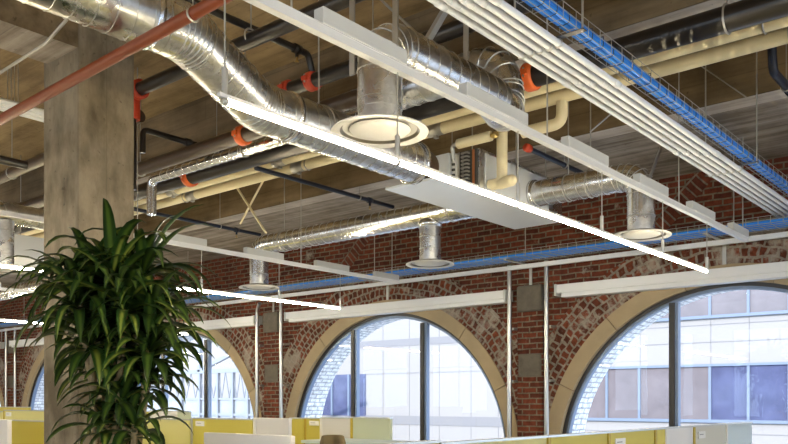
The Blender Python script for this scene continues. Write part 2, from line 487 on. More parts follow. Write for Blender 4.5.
for k, (x0, x1) in enumerate(FILL_WIN):  # unseen windows, added so low sun bounces off the floor as fill
    w = sempty('window_%d' % (k + 21), ((x0 + x1) / 2, YB - 0.15, 0.9))
    MB().add([(x0, YB - 0.15, 0.9), (x1, YB - 0.15, 0.9), (x1, YB - 0.15, 3.9), (x0, YB - 0.15, 3.9)], [(0, 1, 2, 3)]).build('glass', 'glass', w)
    mb = MB()
    for x in (x0 + 0.03, (x0 + x1) / 2, x1 - 0.03): mb.box(x - 0.03, x + 0.03, YB - 0.18, YB - 0.12, 0.9, 3.9)
    for z in (0.93, 2.9, 3.87): mb.box(x0, x1, YB - 0.18, YB - 0.12, z - 0.03, z + 0.03)
    mb.build('window_frame', 'dark_frame', w)
# right wall with tall windows, behind the camera's shoulder
we = MB(); ys = [-9.0, -7.2, -4.6, -3.0, -0.4, 1.2, 3.8, 5.4, 8.0, 9.4]
we.box(XR, XR + 0.3, YB, YW, 0, 0.9); we.box(XR, XR + 0.3, YB, YW, 3.9, CZ + SLAB)
for i in range(0, 10, 2): we.box(XR, XR + 0.3, ys[i], ys[i + 1], 0.9, 3.9)
struct(we.build('wall_east', 'plaster'))
for k in range(4):
    w = sempty('window_%d' % (k + 11), (XR + 0.15, (ys[2 * k + 1] + ys[2 * k + 2]) / 2, 0.9))
    y0, y1 = ys[2 * k + 1], ys[2 * k + 2]
    MB().add([(XR + 0.15, y0, 0.9), (XR + 0.15, y1, 0.9), (XR + 0.15, y1, 3.9), (XR + 0.15, y0, 3.9)], [(0, 1, 2, 3)]).build('glass', 'glass', w)
    mb = MB()
    for y in (y0 + 0.03, (y0 + y1) / 2, y1 - 0.03): mb.box(XR + 0.12, XR + 0.18, y - 0.03, y + 0.03, 0.9, 3.9)
    for z in (0.93, 2.9, 3.87): mb.box(XR + 0.12, XR + 0.18, y0, y1, z - 0.03, z + 0.03)
    mb.build('window_frame', 'dark_frame', w)

# ---- the arcade wall
ARCH = [-23.1, -17.65, -13.2, -8.0, -2.96, 2.15]
RIN, ROUT, SPR, SILL = 2.14, 2.34, 0.69, 0.35
TOP = CZ + SOFFIT + 0.02
def arch_pts(c, r, y, n=40):
    pts = [(c + r, y, SILL)]
    pts += [(c + r * math.cos(PI * i / n), y, SPR + r * math.sin(PI * i / n)) for i in range(n + 1)]
    pts.append((c - r, y, SILL))
    return pts
def wall_face(y, r, flip):
    mb = MB(); edges = [XL]
    for c in ARCH: edges += [c - r, c + r]
    edges.append(XR)
    def quad(a, b, c, d): mb.add([a, b, c, d], [(0, 1, 2, 3) if not flip else (3, 2, 1, 0)])
    for i in range(0, len(edges), 2):
        quad((edges[i], y, 0), (edges[i + 1], y, 0), (edges[i + 1], y, TOP), (edges[i], y, TOP))
    for c in ARCH:
        quad((c - r, y, 0), (c + r, y, 0), (c + r, y, SILL), (c - r, y, SILL))
        n = 40
        for i in range(n):
            a0, a1 = PI * i / n, PI * (i + 1) / n
            p0 = (c + r * math.cos(a0), y, SPR + r * math.sin(a0)); p1 = (c + r * math.cos(a1), y, SPR + r * math.sin(a1))
            quad(p1, p0, (p0[0], y, TOP), (p1[0], y, TOP))
    return mb
wn = wall_face(YW, RIN, False)
bk = wall_face(YW + 0.6, RIN - 0.02, True)
wn.add(bk.v, bk.f)
struct(wn.build('wall_north', 'brick_wall'))
# brick voussoir rings round each arch
for k, c in enumerate(ARCH):
    mb = MB(); n = 72
    for i in range(n):
        a0, a1 = PI * i / n, PI * (i + 1) / n
        q = []
        for a in (a0, a1):
            ro = min(2.80, 2.42 / max(1e-3, abs(math.cos(a))))
            q.append((a, 2.33, ro))
        P = lambda a, r: (c + r * math.cos(a), YW - 0.012, SPR + r * math.sin(a))
        (a, ri, ro), (b, si, so) = q
        vs = [P(a, ri), P(a, ro), P(b, so), P(b, si)]
        uv = [(a * 2.45, ri), (a * 2.45, ro), (b * 2.45, so), (b * 2.45, si)]
        mb.add(vs, [(0, 1, 2, 3)], False, [uv])
    # edge thickness
    for s in (1, -1):
        x0, x1 = sorted((c + s * 2.33, c + s * 2.42))
        z0 = 0.0; uvq = [(x0, 0), (x1, 0), (x1, SPR), (x0, SPR)]
        mb.add([(x0, YW - 0.012, 0), (x1, YW - 0.012, 0), (x1, YW - 0.012, SPR), (x0, YW - 0.012, SPR)], [(0, 1, 2, 3)], False, [uvq])
    struct(mb.build('trim_%d' % (k + 1), 'brick_ring'))
# slanting course of bricks from an older arch, in the wall above the right hand window
for n_, (cc, s) in enumerate(((-3.53, 1), (-8.75, 1), (-13.0, -1))):
    mb = MB(); d = Vector((0.72 * s, 0, 0.69)); d.normalize(); q = Vector((-d.z, 0, d.x))
    a = Vector((cc, YW - 0.014, CZ + 2.28)); L, w = 0.42, 0.105
    cs = [a - d * L - q * w, a + d * L - q * w, a + d * L + q * w, a - d * L + q * w]
    mb.add(cs, [(0, 1, 2, 3)] if s > 0 else [(0, 1, 2, 3)], False, [[(0, 0.003), (0.84, 0.003), (0.84, 0.207), (0, 0.207)]])
    struct(mb.build('trim_%d' % (n_ + 21), 'brick_soldier'))
# pier faces, and the old stone blocks let into them
PIERS = [((ARCH[i] + ARCH[i + 1]) / 2) for i in range(5)]
for k, xc in enumerate(PIERS):
    p = sempty('trim_%d' % (k + 11), (xc, YW, 0))
    MB().box(xc - 0.20, xc + 0.18, YW - 0.06, YW, 0, CZ + 1.17).build('brick_pier', 'brick_wall', p)
    mb = MB(); mb.box(xc - 0.20, xc + 0.19, YW - 0.10, YW, CZ + 1.17, CZ + 1.52)
    mb.build('stone_corbel', 'rough_stone', p, 0.03)
    mb = MB(); mb.box(xc - 0.19, xc + 0.17, YW - 0.075, YW, CZ + 0.3, CZ + 0.62)
    mb.build('stone_block', 'rough_stone', p, 0.03)

# ---- arched windows
for k, c in enumerate(ARCH):
    w = sempty('window_%d' % (k + 1), (c, YW, SILL))
    # stone band round the opening, in blocks
    mb = MB()
    def band(a0, a1):
        n = max(2, int((a1 - a0) / 0.06)); vs, fs = [], []
        for i in range(n + 1):
            a = a0 + (a1 - a0) * i / n
            for (r, y) in ((RIN, YW + 0.06), (RIN, YW - 0.022), (ROUT, YW - 0.03), (ROUT, YW + 0.02)):
                vs.append((c + r * math.cos(a), y, SPR + r * math.sin(a)))
        for i in range(n):
            for j in range(3):
                fs.append((i * 4 + j, i * 4 + j + 1, (i + 1) * 4 + j + 1, (i + 1) * 4 + j))
        e = n * 4
        fs += [(3, 2, 1, 0), (e, e + 1, e + 2, e + 3)]
        mb.add(vs, fs)
    nb = 7; g = 0.0022
    for i in range(nb): band(PI * i / nb + g, PI * (i + 1) / nb - g)
    for s in (1, -1):
        x0, x1 = sorted((c + s * RIN, c + s * ROUT)); mb.box(x0, x1, YW - 0.028, YW + 0.06, SILL, SPR - 0.004)
    mb.build('stone_band', 'stone_band', w)
    # brick lining of the opening outside the glass, near white
    mb = MB(); n = 40; r = RIN - 0.02; ro = YW + 0.16; rb = YW + 0.62
    ap = arch_pts(c, r, 0, n)
    L = 0
    for i in range(len(ap) - 1):
        a, b = ap[i], ap[i + 1]; l = (Vector(b) - Vector(a)).length
        mb.add([(a[0], ro, a[2]), (b[0], ro, b[2]), (b[0], rb, b[2]), (a[0], rb, a[2])], [(0, 1, 2, 3)], False,
               [[(0, L), (0, L + l), (rb - ro, L + l), (rb - ro, L)]]); L += l
    mb.build('outer_reveal', 'outside_brick', w)
    # frame: dark arch then blue grey arch
    for nm, mat, r0, r1, y0, y1 in (('frame_arch', 'dark_frame', RIN, RIN - 0.045, YW + 0.04, YW + 0.12), ('inner_arch', 'blue_frame', RIN - 0.045, RIN - 0.08, YW + 0.06, YW + 0.14)):
        mb = MB()
        A, B = arch_pts(c, r0, 0, 56), arch_pts(c, r1, 0, 56)
        for i in range(len(A) - 1):
            a, b, d, e = A[i], A[i + 1], B[i + 1], B[i]
            mb.add([(a[0], y0, a[2]), (b[0], y0, b[2]), (d[0], y0, d[2]), (e[0], y0, e[2]), (e[0], y1, e[2]), (d[0], y1, d[2])], [(0, 1, 2, 3), (3, 2, 5, 4)])
        mb.build(nm, mat, w)
    gy = YW + 0.10
    pts = arch_pts(c, RIN - 0.075, gy, 40)
    mb = MB(); mb.add(pts, [tuple(range(len(pts)))]); mb.build('glass', 'glass', w)
    for s in (-1, 1):
        x = c + s * 0.70 + (-0.04 if k != 4 else 0.06)
        h = SPR + math.sqrt((RIN - 0.08) ** 2 - (x - c) ** 2)
        mb = MB(); mb.box(x - 0.045, x + 0.02, YW + 0.0, YW + 0.095, SILL, h); mu = mb.build('mullion', 'dark_frame', w)
        mb = MB(); mb.box(x + 0.02, x + 0.06, YW + 0.02, YW + 0.095, SILL, h); mb.build('mullion_cover', 'blue_frame', mu)
    mb = MB(); mb.box(c - RIN, c + RIN, YW - 0.05, YW + 0.3, SILL - 0.05, SILL); mb.build('sill', 'stone_band', w)

# ------------------------------------------------------------------ outside
struct(MB().box(-70, 40, YW + 1.0, 60, -4.2, -4.0).build('street', 'asphalt'))
FY = 27.0
bl = thing('office_building', (-15, FY, -4.0), 'white office building across the street, seen through the arched windows', 'building')
MB().box(-45, 6, FY, FY + 9, -4.0, 16).build('facade', 'facade_white', bl)
def fz(py, px=690): return atY(px, py, FY).z
for z in (fz(420.5), fz(364)):
    pass
WX0, PITCH, FH = -13.9, 1.205, 3.42
zs = [0.84, 0.84 + FH]
for zi, z in enumerate(zs):
    mb = MB()
    mb.box(-14.0, 5, FY - 0.10, FY + 0.01, z - 0.08, z + 0.02); mb.box(-14.0, 5, FY - 0.10, FY + 0.01, z + 1.76, z + 1.84)
    mb.build('window_surround', 'facade_frame', bl)
    for i in range(13):
        x = WX0 + i * PITCH
        fm = MB(); fm.box(x - 0.04, x + 0.045, FY - 0.09, FY + 0.01, z, z + 1.78)
        f = fm.build('window_post', 'facade_frame', bl)
        dark = (i in (5, 6, 8)) and zi == 0
        pm = MB(); pm.box(x + 0.045, x + PITCH - 0.04, FY - 0.03, FY + 0.005, z, z + 1.78)
        pm.build('window_pane', 'facade_pane' if (zi == 0 and i >= 4) else 'facade_pane_warm', f)
    # grooves between cladding panels
# spandrel joints
gm = MB()
for z in (zs[0] + 2.55, zs[1] - 0.30, zs[0] - 0.45, zs[0] - 1.2): gm.box(-14.0, 5, FY - 0.012, FY, z, z + 0.025)
for i in range(0, 14): gm.box(WX0 + i * PITCH, WX0 + i * PITCH + 0.02, FY - 0.012, FY, zs[0] + 1.86, zs[1] - 0.1)
for pz in (373, 425): gm.box(-27, -14.0, FY - 0.012, FY, fz(pz, 420), fz(pz, 420) + 0.03)
for x in (-23.3, -21.8, -20.2, -18.6, -17.3, -15.6): gm.box(x, x + 0.022, FY - 0.012, FY, -2, 8)
gm.build('panel_joint', 'facade_band', bl)
MB().box(-26, -14.0, FY - 0.02, FY, fz(345, 420), fz(338, 420)).build('string_course', 'facade_band', bl)
MB().box(-26, -14.0, FY - 0.02, FY, fz(425, 420), fz(416, 420)).build('string_course', 'facade_band', bl)
a, b = atY(316, 415, FY), atY(366, 374, FY)
for i in range(3):
    x0 = a.x + (b.x - a.x) * i / 3; x1 = a.x + (b.x - a.x) * (i + 1) / 3
    f = MB().box(x0, x0 + 0.1, FY - 0.09, FY, a.z, b.z).build('window_post', 'facade_frame', bl)
    MB().box(x0 + 0.1, x1, FY - 0.03, FY + 0.005, a.z, b.z).build('window_pane', 'facade_pane', f)
# white steel canopy with a glazed wall, left of the office building
cn = thing('glazed_canopy', (-33, 21, -4.0), 'pale steel canopy with glazed bays seen through the window beside the plant', 'canopy')
CY = 21.0
cx = [atY(px, 400, CY).x for px in (128, 146, 164, 182, 200, 218, 233, 248, 262)]
for i, x in enumerate(cx):
    MB().box(x - 0.07, x + 0.07, CY - 0.07, CY + 0.07, -4.0, 2.7).build('post', 'canopy_steel', cn)
mb = MB()
mb.bar((cx[0], CY, 2.7), (cx[-1], CY, 2.7), 0.16, 0.16); mb.bar((cx[0], CY, 1.55), (cx[-1], CY, 1.55), 0.08, 0.08)
mb.bar((cx[0], CY, 0.9), (cx[-1], CY, 0.9), 0.1, 0.1)
mb.build('beam', 'canopy_steel', cn)
mb = MB()
for i in range(len(cx) - 1):
    for j in range(4):
        xa = cx[i] + (cx[i + 1] - cx[i]) * j / 4; xb = cx[i] + (cx[i + 1] - cx[i]) * (j + 1) / 4
        mb.bar((xa, CY, 1.58 if j % 2 else 2.66), (xb, CY, 2.66 if j % 2 else 1.58), 0.03, 0.03)
mb.build('truss', 'canopy_steel', cn)
for i in range(len(cx) - 1):
    MB().box(cx[i] + 0.09, cx[i + 1] - 0.09, CY + 0.02, CY + 0.06, -4.0, 1.5).build('glazing', 'canopy_glass', cn)
a, b = atY(213, 373, CY - 1), atY(240, 357, CY - 1)
MB().bar((cx[4], CY, 2.75), (cx[-1] + 1.2, CY, 4.3), 0.14, 0.14).build('stay', 'canopy_steel', cn)
MB().bar((cx[4], CY, 2.7), (cx[4], CY, 4.4), 0.16, 0.16).build('post', 'canopy_steel', cn)

# ------------------------------------------------------------------ concrete column
cl = thing('concrete_column', (-6.1, 3.42, 0), 'square board-marked concrete column standing behind the tall leafy plant', 'column')
cm = MB(); cm.box(-6.38, -5.83, 3.18, 3.67, 0, CZ + SLAB)
cm.build('shaft', 'column_concrete', cl, 0.018)

# ------------------------------------------------------------------ roller blind boxes over the windows
BL = [(-20.2, -15.75, 'long white blind box over the arched window left of the column'),
      (-15.45, -10.91, 'long white blind box over the arched window beside the plant'),
      (-10.13, -5.79, 'long white blind box over the middle arched window'),
      (-5.05, -0.85, 'long white blind box over the right hand arched window'),
      (-25.3, -20.8, 'long white blind box over the farthest arched window at left')]
for x0, x1, lab in BL:
    t = thing('roller_blind', ((x0 + x1) / 2, 9.28, CZ + 1.3), lab, 'blind', 'roller blind boxes above the arched windows')
    MB().box(x0, x1, 9.21, 9.385, CZ + 1.36, CZ + 1.47).build('cassette', 'white_paint', t, 0.006)
    MB().box(x0 + 0.08, x1 - 0.02, 9.225, 9.36, CZ + 1.305, CZ + 1.36).build('bottom_rail', 'white_paint', t, 0.006)
    for x in (x0 + 0.01, x1 - 0.01):
        MB().box(x - 0.014, x + 0.014, 9.2, 9.4, CZ + 1.33, CZ + 1.475).build('end_cap', 'grey_box', t)

# ------------------------------------------------------------------ wall cable tray
ty0, ty1, tu = 8.74, 9.12, 1.80
def basket(mb, along, p0, p1, q0, q1, z, h, r=0.0035, step=0.1, rows=5):
    """wire tray; along 'X' or 'Y'; p is the long axis, q the cross axis"""
    def W(p, q, zz): return Vector((p, q, zz)) if along == 'X' else Vector((q, p, zz))
    for i in range(rows):
        q = q0 + (q1 - q0) * i / (rows - 1)
        mb.tube([W(p0, q, z), W(p1, q, z)], r, 5)
    for s in (q0, q1):
        for k in (0.5, 1.0):
            mb.tube([W(p0, s, z + h * k), W(p1, s, z + h * k)], r, 5)
    n = int((p1 - p0) / step)
    for i in range(n + 1):
        p = p0 + (p1 - p0) * i / n
        mb.tube([W(p, q0, z + h), W(p, q0, z - r * 1.6), W(p, q1, z - r * 1.6), W(p, q1, z + h)], r, 4)
wt = thing('wire_cable_tray', (-10, 8.94, CZ + tu), 'long wire cable tray carrying blue cables along the brick arcade wall', 'cable tray')
mb = MB(); basket(mb, 'X', -25.5, 1.5, ty0, ty1, CZ + tu, 0.075, 0.003, 0.12); mb.build('wire_basket', 'zinc_rod', wt)
MB().box(-25.5, 1.5, 9.17, 9.215, CZ + 1.72, CZ + 1.775).build('front_channel', 'white_rail', wt)
for x in (-24, -21, -18.2, -15.6, -13.1, -10.6, -8.0, -5.5, -3.0, -0.4):
    mb = MB(); mb.bar((x, ty0, CZ + 1.784), (x, YW - 0.01, CZ + 1.784), 0.04, 0.012); mb.bar((x, YW - 0.02, CZ + 1.784), (x - 0, YW - 0.02, CZ + 1.5), 0.04, 0.012)
    mb.build('bracket', 'strut_steel', wt)
    mb = MB(); mb.tube([(x + 0.3, ty0, CZ + tu), (x + 0.3, ty0, CZ + SOFFIT)], 0.005, 6); mb.build('hanger_rod', 'zinc_rod', wt)
for i in range(10):
    y = ty0 + 0.032 + i * 0.035
    pts = [Vector((-25.4 + 0.45 * k, y + 0.001 * math.sin(k * 1.3 + i * 2), CZ + tu + 0.021 + 0.002 * math.sin(k * 0.9 + i))) for k in range(60)]
    o = MB().tube(pts, 0.0155, 8).build('data_cable', 'blue_cable')
    tag(o, 'blue data cable lying in the wire tray along the brick arcade wall', 'cable', 'blue cables in the wall tray')

# ------------------------------------------------------------------ overhead tray and conduits (running into the picture)
OU, OX = 1.92, -2.343
for k in range(5):
    x = OX + 0.057 * k
    ordn = ['outermost left', 'second from the left', 'middle', 'fourth from the left', 'nearest the blue cables'][k]
    t = thing('steel_conduit', (x, 4, CZ + OU), 'white overhead conduit, %s of five beside the blue cable tray' % ordn, 'conduit', 'white conduits beside the overhead tray')
    MB().tube([(x, -1.5, CZ + OU), (x, YW - 0.01, CZ + OU)], 0.0185, 14).build('tube', 'white_conduit', t)
    for y in (0.83 + 0.04 * k, 3.15 + 0.03 * k, 4.42 + 0.05 * k, 6.2 + 0.06 * k):
        MB().lathe((x, y, CZ + OU), (0, 1, 0), [(0.0185, -0.035), (0.022, -0.035), (0.022, 0.035), (0.0185, 0.035)], 14).build('coupling', 'white_conduit', t)
    for y in (0.8, 3.9, 6.98):
        mb = MB(); mb.torus((x, y, CZ + OU), (0, 1, 0), 0.021, 0.006, 16, 6); mb.box(x - 0.008, x + 0.008, y - 0.012, y + 0.012, CZ + OU + 0.022, CZ + OU + 0.0238)
        mb.build('clamp', 'steel_seam', t)
ot = thing('wire_cable_tray', (-2.06, 4, CZ + 1.96), 'wire cable tray of blue cables overhead at right, beside five white conduits', 'cable tray')
bx0, bx1, bz = -2.092, -1.995, CZ + 1.961
mb = MB(); basket(mb, 'Y', -1.5, YW - 0.02, bx0, bx1, bz, 0.085, 0.0022, 0.14, 3); mb.build('wire_basket', 'zinc_rod', ot)
for y in (0.8, 3.9, 6.98):
    tr = MB(); tr.box(OX - 0.06, bx1 + 0.035, y - 0.021, y + 0.021, CZ + 1.948, CZ + 1.953)
    o = tr.build('trapeze_bar', 'dark_metal', ot)
    for x in (OX - 0.045, bx1 + 0.02):
        MB().tube([(x, y, CZ + 1.945), (x, y, CZ + ceil_u(y))], 0.006, 6).build('hanger_rod', 'zinc_rod', ot)
for i in range(3):
    for j in range(2):
        x = bx0 + 0.0215 + i * 0.0272
        z = bz + 0.0225 + j * 0.028
        pts = [Vector((x + 0.0008 * math.sin(k * 1.7 + i + j * 3), -1.4 + 0.45 * k, z)) for k in range(25)]
        o = MB().tube(pts, 0.0132, 9).build('data_cable', 'blue_cable')
        tag(o, 'blue data cable lying in the overhead wire tray beside white conduits', 'cable', 'blue cables in the overhead tray')
for i in range(60):
    y = 0.9 + i * 0.132
    xm = (bx0 + bx1) / 2; q = bz + 0.0045
    pts = [(bx0 + 0.004, y, q + 0.02), (bx0 + 0.008, y, q), (xm, y + 0.012, q), (bx1 - 0.008, y, q), (bx1 - 0.004, y, q + 0.02), (bx1 - 0.004, y, q + 0.062), (xm, y, q + 0.0625), (bx0 + 0.004, y, q + 0.062), (bx0 + 0.004, y, q + 0.02)]
    MB().tube(pts, 0.0025, 5).build('cable_tie', 'black_tie', ot)

# ------------------------------------------------------------------ pendant lights and the rails they hang from
HANG = [1.98, 3.03, 4.15, 5.27, 6.37, 7.40]
BOX = [(2.49, 3.07), (3.58, 4.22), (4.73, 5.32), (5.86, 6.42), (6.96, 7.54), (8.06, 8.54)]
def light_row(X, y0, y1, yr0, yr1, lab_f, lab_r, boxes, hangs):
    fu, ru = 1.16, 1.62
    f = thing('linear_pendant_light', (X, (y0 + y1) / 2, CZ + fu), lab_f, 'light', 'linear pendant lights')
    n = len(hangs) - 1
    for a, b in zip(hangs[:-1], hangs[1:]):
        a2 = max(a, y0) + (0.012 if a > y0 else -0.03); b2 = min(b, y1) - 0.012
        MB().tube([(X, a2, CZ + fu), (X, b2, CZ + fu)], 0.0115, 12).build('lamp_tube', 'lamp_glow', f)
    MB().box(X - 0.009, X + 0.009, y0, y1, CZ + fu + 0.013, CZ + fu + 0.028).build('spine', 'white_rail', f)
    for y in hangs:
        mb = MB(); mb.tube([(X, y, CZ + fu + 0.026), (X, y, CZ + fu + 0.13)], 0.013, 10)
        g = mb.build('socket_grip', 'aluminium', f)
        MB().tube([(X, y, CZ + fu + 0.13), (X, y, CZ + ru - 0.021)], 0.004, 6).build('suspension_rod', 'zinc_rod', g)
        MB().lathe((X, y, CZ + fu), (0, 1, 0), [(0.001, -0.01), (0.0145, -0.01), (0.0145, 0.01), (0.001, 0.01)], 12).build('lamp_holder', 'aluminium', f)
    r = thing('strut_rail', (X, (yr0 + yr1) / 2, CZ + ru), lab_r, 'rail', 'rails above the pendant lights')
    mb = MB(); mb.box(X - 0.02, X + 0.02, yr0, yr1, CZ + ru - 0.02, CZ + ru + 0.016)
    mb.box(X - 0.023, X + 0.023, yr0, yr1, CZ + ru + 0.016, CZ + ru + 0.022)
    mb.build('channel', 'white_rail', r)
    for a, b in boxes:
        MB().box(X - 0.03, X + 0.03, a, b, CZ + ru + 0.022, CZ + ru + 0.095).build('ballast_box', 'grey_box', r, 0.004)
    for y in hangs[::2] + [yr1 - 0.12]:
        MB().tube([(X, y + 0.35 if y < yr1 - 0.5 else y, CZ + ru), (X, y + 0.35 if y < yr1 - 0.5 else y, CZ + ceil_u(y + 0.35 if y < yr1 - 0.5 else y))], 0.005, 6).build('hanger_rod', 'zinc_rod', r)
light_row(-2.52, 1.95, 7.44, 1.0, 8.56, 'long glowing pendant light crossing the middle of the view to the right',
          'white rail with grey boxes above the longest glowing pendant light', BOX, HANG)
light_row(-7.10, 1.95, 7.46, 1.0, 8.54, 'glowing pendant light passing behind the column and the plant',
          'white rail with boxes above the light behind the plant', BOX, HANG)
light_row(-11.95, 3.0, 8.62, 2.6, 8.7, 'distant glowing pendant light low behind the plant leaves at left',
          'far white rail above the most distant pendant light', BOX[1:5], [3.03, 4.15, 5.27, 6.37, 7.47, 8.58])
# further rows of the same lamps, added mostly out of view for lighting
FILL_ROWS = [(2.06, 1.95, 7.44), (2.06, -6.6, 0.4), (-2.52, -6.6, 0.4), (-7.10, -6.6, 0.4), (-16.7, 1.95, 7.44), (-11.95, -6.6, 0.4), (-21.3, 1.95, 7.44)]
RL = ['right of the camera', 'right of and behind the camera', 'behind the camera', 'behind the camera at left', 'beyond the column', 'far behind the camera at left', 'at the far left end of the office']
for (X, a, b), l in zip(FILL_ROWS, RL):
    hs = [a + 0.03 + (b - a - 0.06) * i / 5 for i in range(6)]
    light_row(X, a, b, a - 0.3, b + (0.6 if a > 0 else 0.2), 'added glowing pendant light hung %s' % l, 'white rail of the added pendant light hung %s' % l, [(h + 0.4, h + 0.9) for h in hs[:-1]], hs)

# ------------------------------------------------------------------ spiral ducts
def duct(name, pts, r, label, fil=0.3, mat='galvanized', pitch=0.11, hang=(), cap_end=True, seg=6, collars=()):
    pts = [Vector(p) for p in pts]
    t = thing(name, pts[0], label, 'duct')
    fp = fillet(pts, fil, seg)
    MB().tube(fp, r, 40).build('pipe', mat, t)
    # helical lock seams on the straights, rings on the bends
    for a, b in zip(fp[:-1], fp[1:]):
        if (b - a).length > 0.3:
            hm = MB(); helix(hm, a, b, r + 0.0015, pitch); hm.build('lock_seam', 'steel_seam', t)
    fr = frames(fp)
    for i in range(1, len(fp) - 1):
        MB().torus(fp[i], fr[i][0], r, 0.005, 36, 6).build('seam', 'steel_seam', t)
    for p, ax in collars:
        MB().lathe(p, ax, [(r, -0.02), (r + 0.014, -0.02), (r + 0.014, 0.02), (r, 0.02)], 40).build('collar', 'galvanized_bright', t)
    for p in hang:
        p = Vector(p); mb = MB()
        ax = (0, 1, 0)
        mb.torus(p, ax if name != 'cross_duct' else (1, 0, 0), r + 0.004, 0.006, 36, 6)
        mb.tube([p + Vector((0, 0, r)), (p.x, p.y, CZ + ceil_u(p.y))], 0.006, 6)
        mb.build('duct_hanger', 'zinc_rod', t)
    return t
main = [V(-4.20, -2.5, 2.27), V(-4.20, 3.0, 2.27), V(-4.40, 3.75, 2.07), V(-4.40, 5.535, 2.07)]
duct('spiral_duct', main, 0.172, 'large silver spiral duct stepping down across the view from upper left', 0.5, hang=[V(-4.2, 1.2, 2.27), V(-4.4, 4.35, 2.07)],
     collars=[(main[3] - Vector((0, 0.03, 0)), (0, 1, 0)), (V(-4.2, 2.72, 2.27), (0, 1, 0)), (V(-4.4, 4.02, 2.07), (0, 1, 0))], pitch=0.115, seg=5)

md = [o for o in COL.objects if o.name == 'spiral_duct'][0]
fcn = MB(); fcn.lathe(V(-4.42, 5.535, 2.07), (0, 1, 0), [(0.172, 0), (0.150, 0.01), (0.140, 0.03), (0.152, 0.07), (0.138, 0.11), (0.150, 0.15), (0.136, 0.19), (0.13, 0.2)], 32)
fcn.build('flexible_connector', 'brown_pipe', md)

def diffuser_drop(t, c, r, rout, top):
    """c: centre of the diffuser rim; neck goes up to top"""
    c = Vector(c)
    n = MB(); n.lathe(c, (0, 0, 1), [(r, 0.02), (r, top - c.z)], 40); n.build('neck', 'galvanized', t)
    s = MB()
    z = 0.17
    while z < top - c.z - 0.05:
        s.torus(c + Vector((0, 0, z)), (0, 0, 1), r, 0.004, 36, 6); z += 0.13
    s.build('seam', 'steel_seam', t)
    d = MB(); d.lathe(c, (0, 0, 1), [(r + 0.002, 0.04), (r + 0.012, 0.026), (rout * 0.93, 0.014), (rout, 0.006), (rout + 0.004, 0.0), (rout, -0.006), (rout * 0.83, 0.004)], 56)
    d.build('rim', 'diffuser_white', t)
    k = MB(); k.lathe(c, (0, 0, 1), [(rout * 0.83, 0.004), (rout * 0.74, 0.028), (rout * 0.62, 0.036)], 56)
    k.build('cone', 'diffuser_cone', t)
    f = MB(); f.lathe(c, (0, 0, 1), [(rout * 0.64, 0.012), (rout * 0.60, 0.002), (rout * 0.3, -0.006), (0.001, -0.008)], 56)
    f.lathe(c, (0, 0, 1), [(rout * 0.64, 0.012), (0.001, 0.014)], 56)
    f.build('plate', 'diffuser_white', t)
    MB().tube([c + Vector((0, 0, 0.012)), c + Vector((0, 0, 0.1))], 0.01, 8).build('plate_stem', 'steel_seam', t)

# nearest diffuser on its own branch running into the room, then a tall elbow to a cross run
d1 = thing('duct_diffuser', V(-2.965, 3.41, 1.50), 'large round ceiling diffuser on a silver duct, nearest and just above the long light', 'diffuser', 'round duct diffusers')
path = [V(-2.965, 3.41, 1.85), V(-2.965, 3.41, 2.02), V(-2.965, 4.98, 2.02)]
fp = fillet([V(-2.965, 3.41, 1.62), V(-2.965, 3.41, 2.02), V(-2.965, 4.60, 2.02)], 0.19, 6)
MB().tube(fp, 0.127, 40).build('branch', 'galvanized', d1)
sm = MB(); fr = frames(fp)
for i in range(1, len(fp) - 1): sm.torus(fp[i], fr[i][0], 0.127, 0.004, 36, 6)
sm.build('seam', 'steel_seam', d1)
hm = MB(); helix(hm, fp[-2], fp[-1], 0.128, 0.105); hm.build('lock_seam', 'steel_seam', d1)
diffuser_drop(d1, V(-2.965, 3.41, 1.50), 0.124, 0.27, CZ + 1.80)
for x, y, z0 in ((-3.12, 3.35, 1.84), (-2.8, 3.35, 1.84), (-2.965, 4.25, 2.14)):
    MB().bar(V(x, y, z0), V(x, y, SLAB), 0.035, 0.012).build('hanger_strap', 'strut_steel', d1)
duct('spiral_duct', [V(-4.72, 5.0, 2.47), V(-3.17, 5.0, 2.47), V(-3.12, 5.0, 2.04), V(-2.99, 4.61, 2.03)], 0.132,
     'silver duct elbow behind the nearest diffuser branch, under the black pipes', 0.26, pitch=0.14, seg=4)

# cross run in front of the wall with two drops, and the run to the right hand drop
RY, RU, RD = 7.10, 2.06, 1.50
def cross(x_elbow, x_end, label, drops):
    t = thing('duct_diffuser', V(drops[0][0], RY, RD), label, 'diffuser', 'round duct diffusers')
    s = 1 if x_end > x_elbow else -1
    fp = fillet([V(x_elbow, RY, 1.68), V(x_elbow, RY, RU), V(x_end, RY, RU)], 0.19, 6)
    MB().tube(fp, 0.127, 40).build('branch', 'galvanized_bright', t)
    sm = MB(); fr = frames(fp)
    for i in range(1, len(fp) - 1): sm.torus(fp[i], fr[i][0], 0.127, 0.004, 36, 6)
    sm.build('seam', 'steel_seam', t)
    hm = MB(); helix(hm, fp[-2], fp[-1], 0.128, 0.12); hm.build('lock_seam', 'steel_seam', t)
    MB().lathe(V(x_end - s * 0.03, RY, RU), (1, 0, 0), [(0.127, -0.02), (0.142, -0.02), (0.142, 0.02), (0.127, 0.02)], 40).build('collar', 'galvanized_bright', t)
    diffuser_drop(t, V(x_elbow, RY, RD), 0.124, 0.265, CZ + 1.78)
    for x in (x_elbow + s * 0.5, x_end - s * 0.4):
        mb = MB(); mb.torus(V(x, RY, RU), (1, 0, 0), 0.131, 0.005, 36, 6); mb.tube([V(x, RY, RU + 0.127), V(x, RY, SLAB)], 0.006, 6); mb.build('duct_hanger', 'zinc_rod', t)
    return t
xA = atY(259, 289, RY).x; xB = atY(430, 264, RY).x; xC = atY(641, 236, RY).x
cross(xA, -4.735, 'round diffuser at the left end of the long silver duct crossing before the brick', [(xA, 0)])
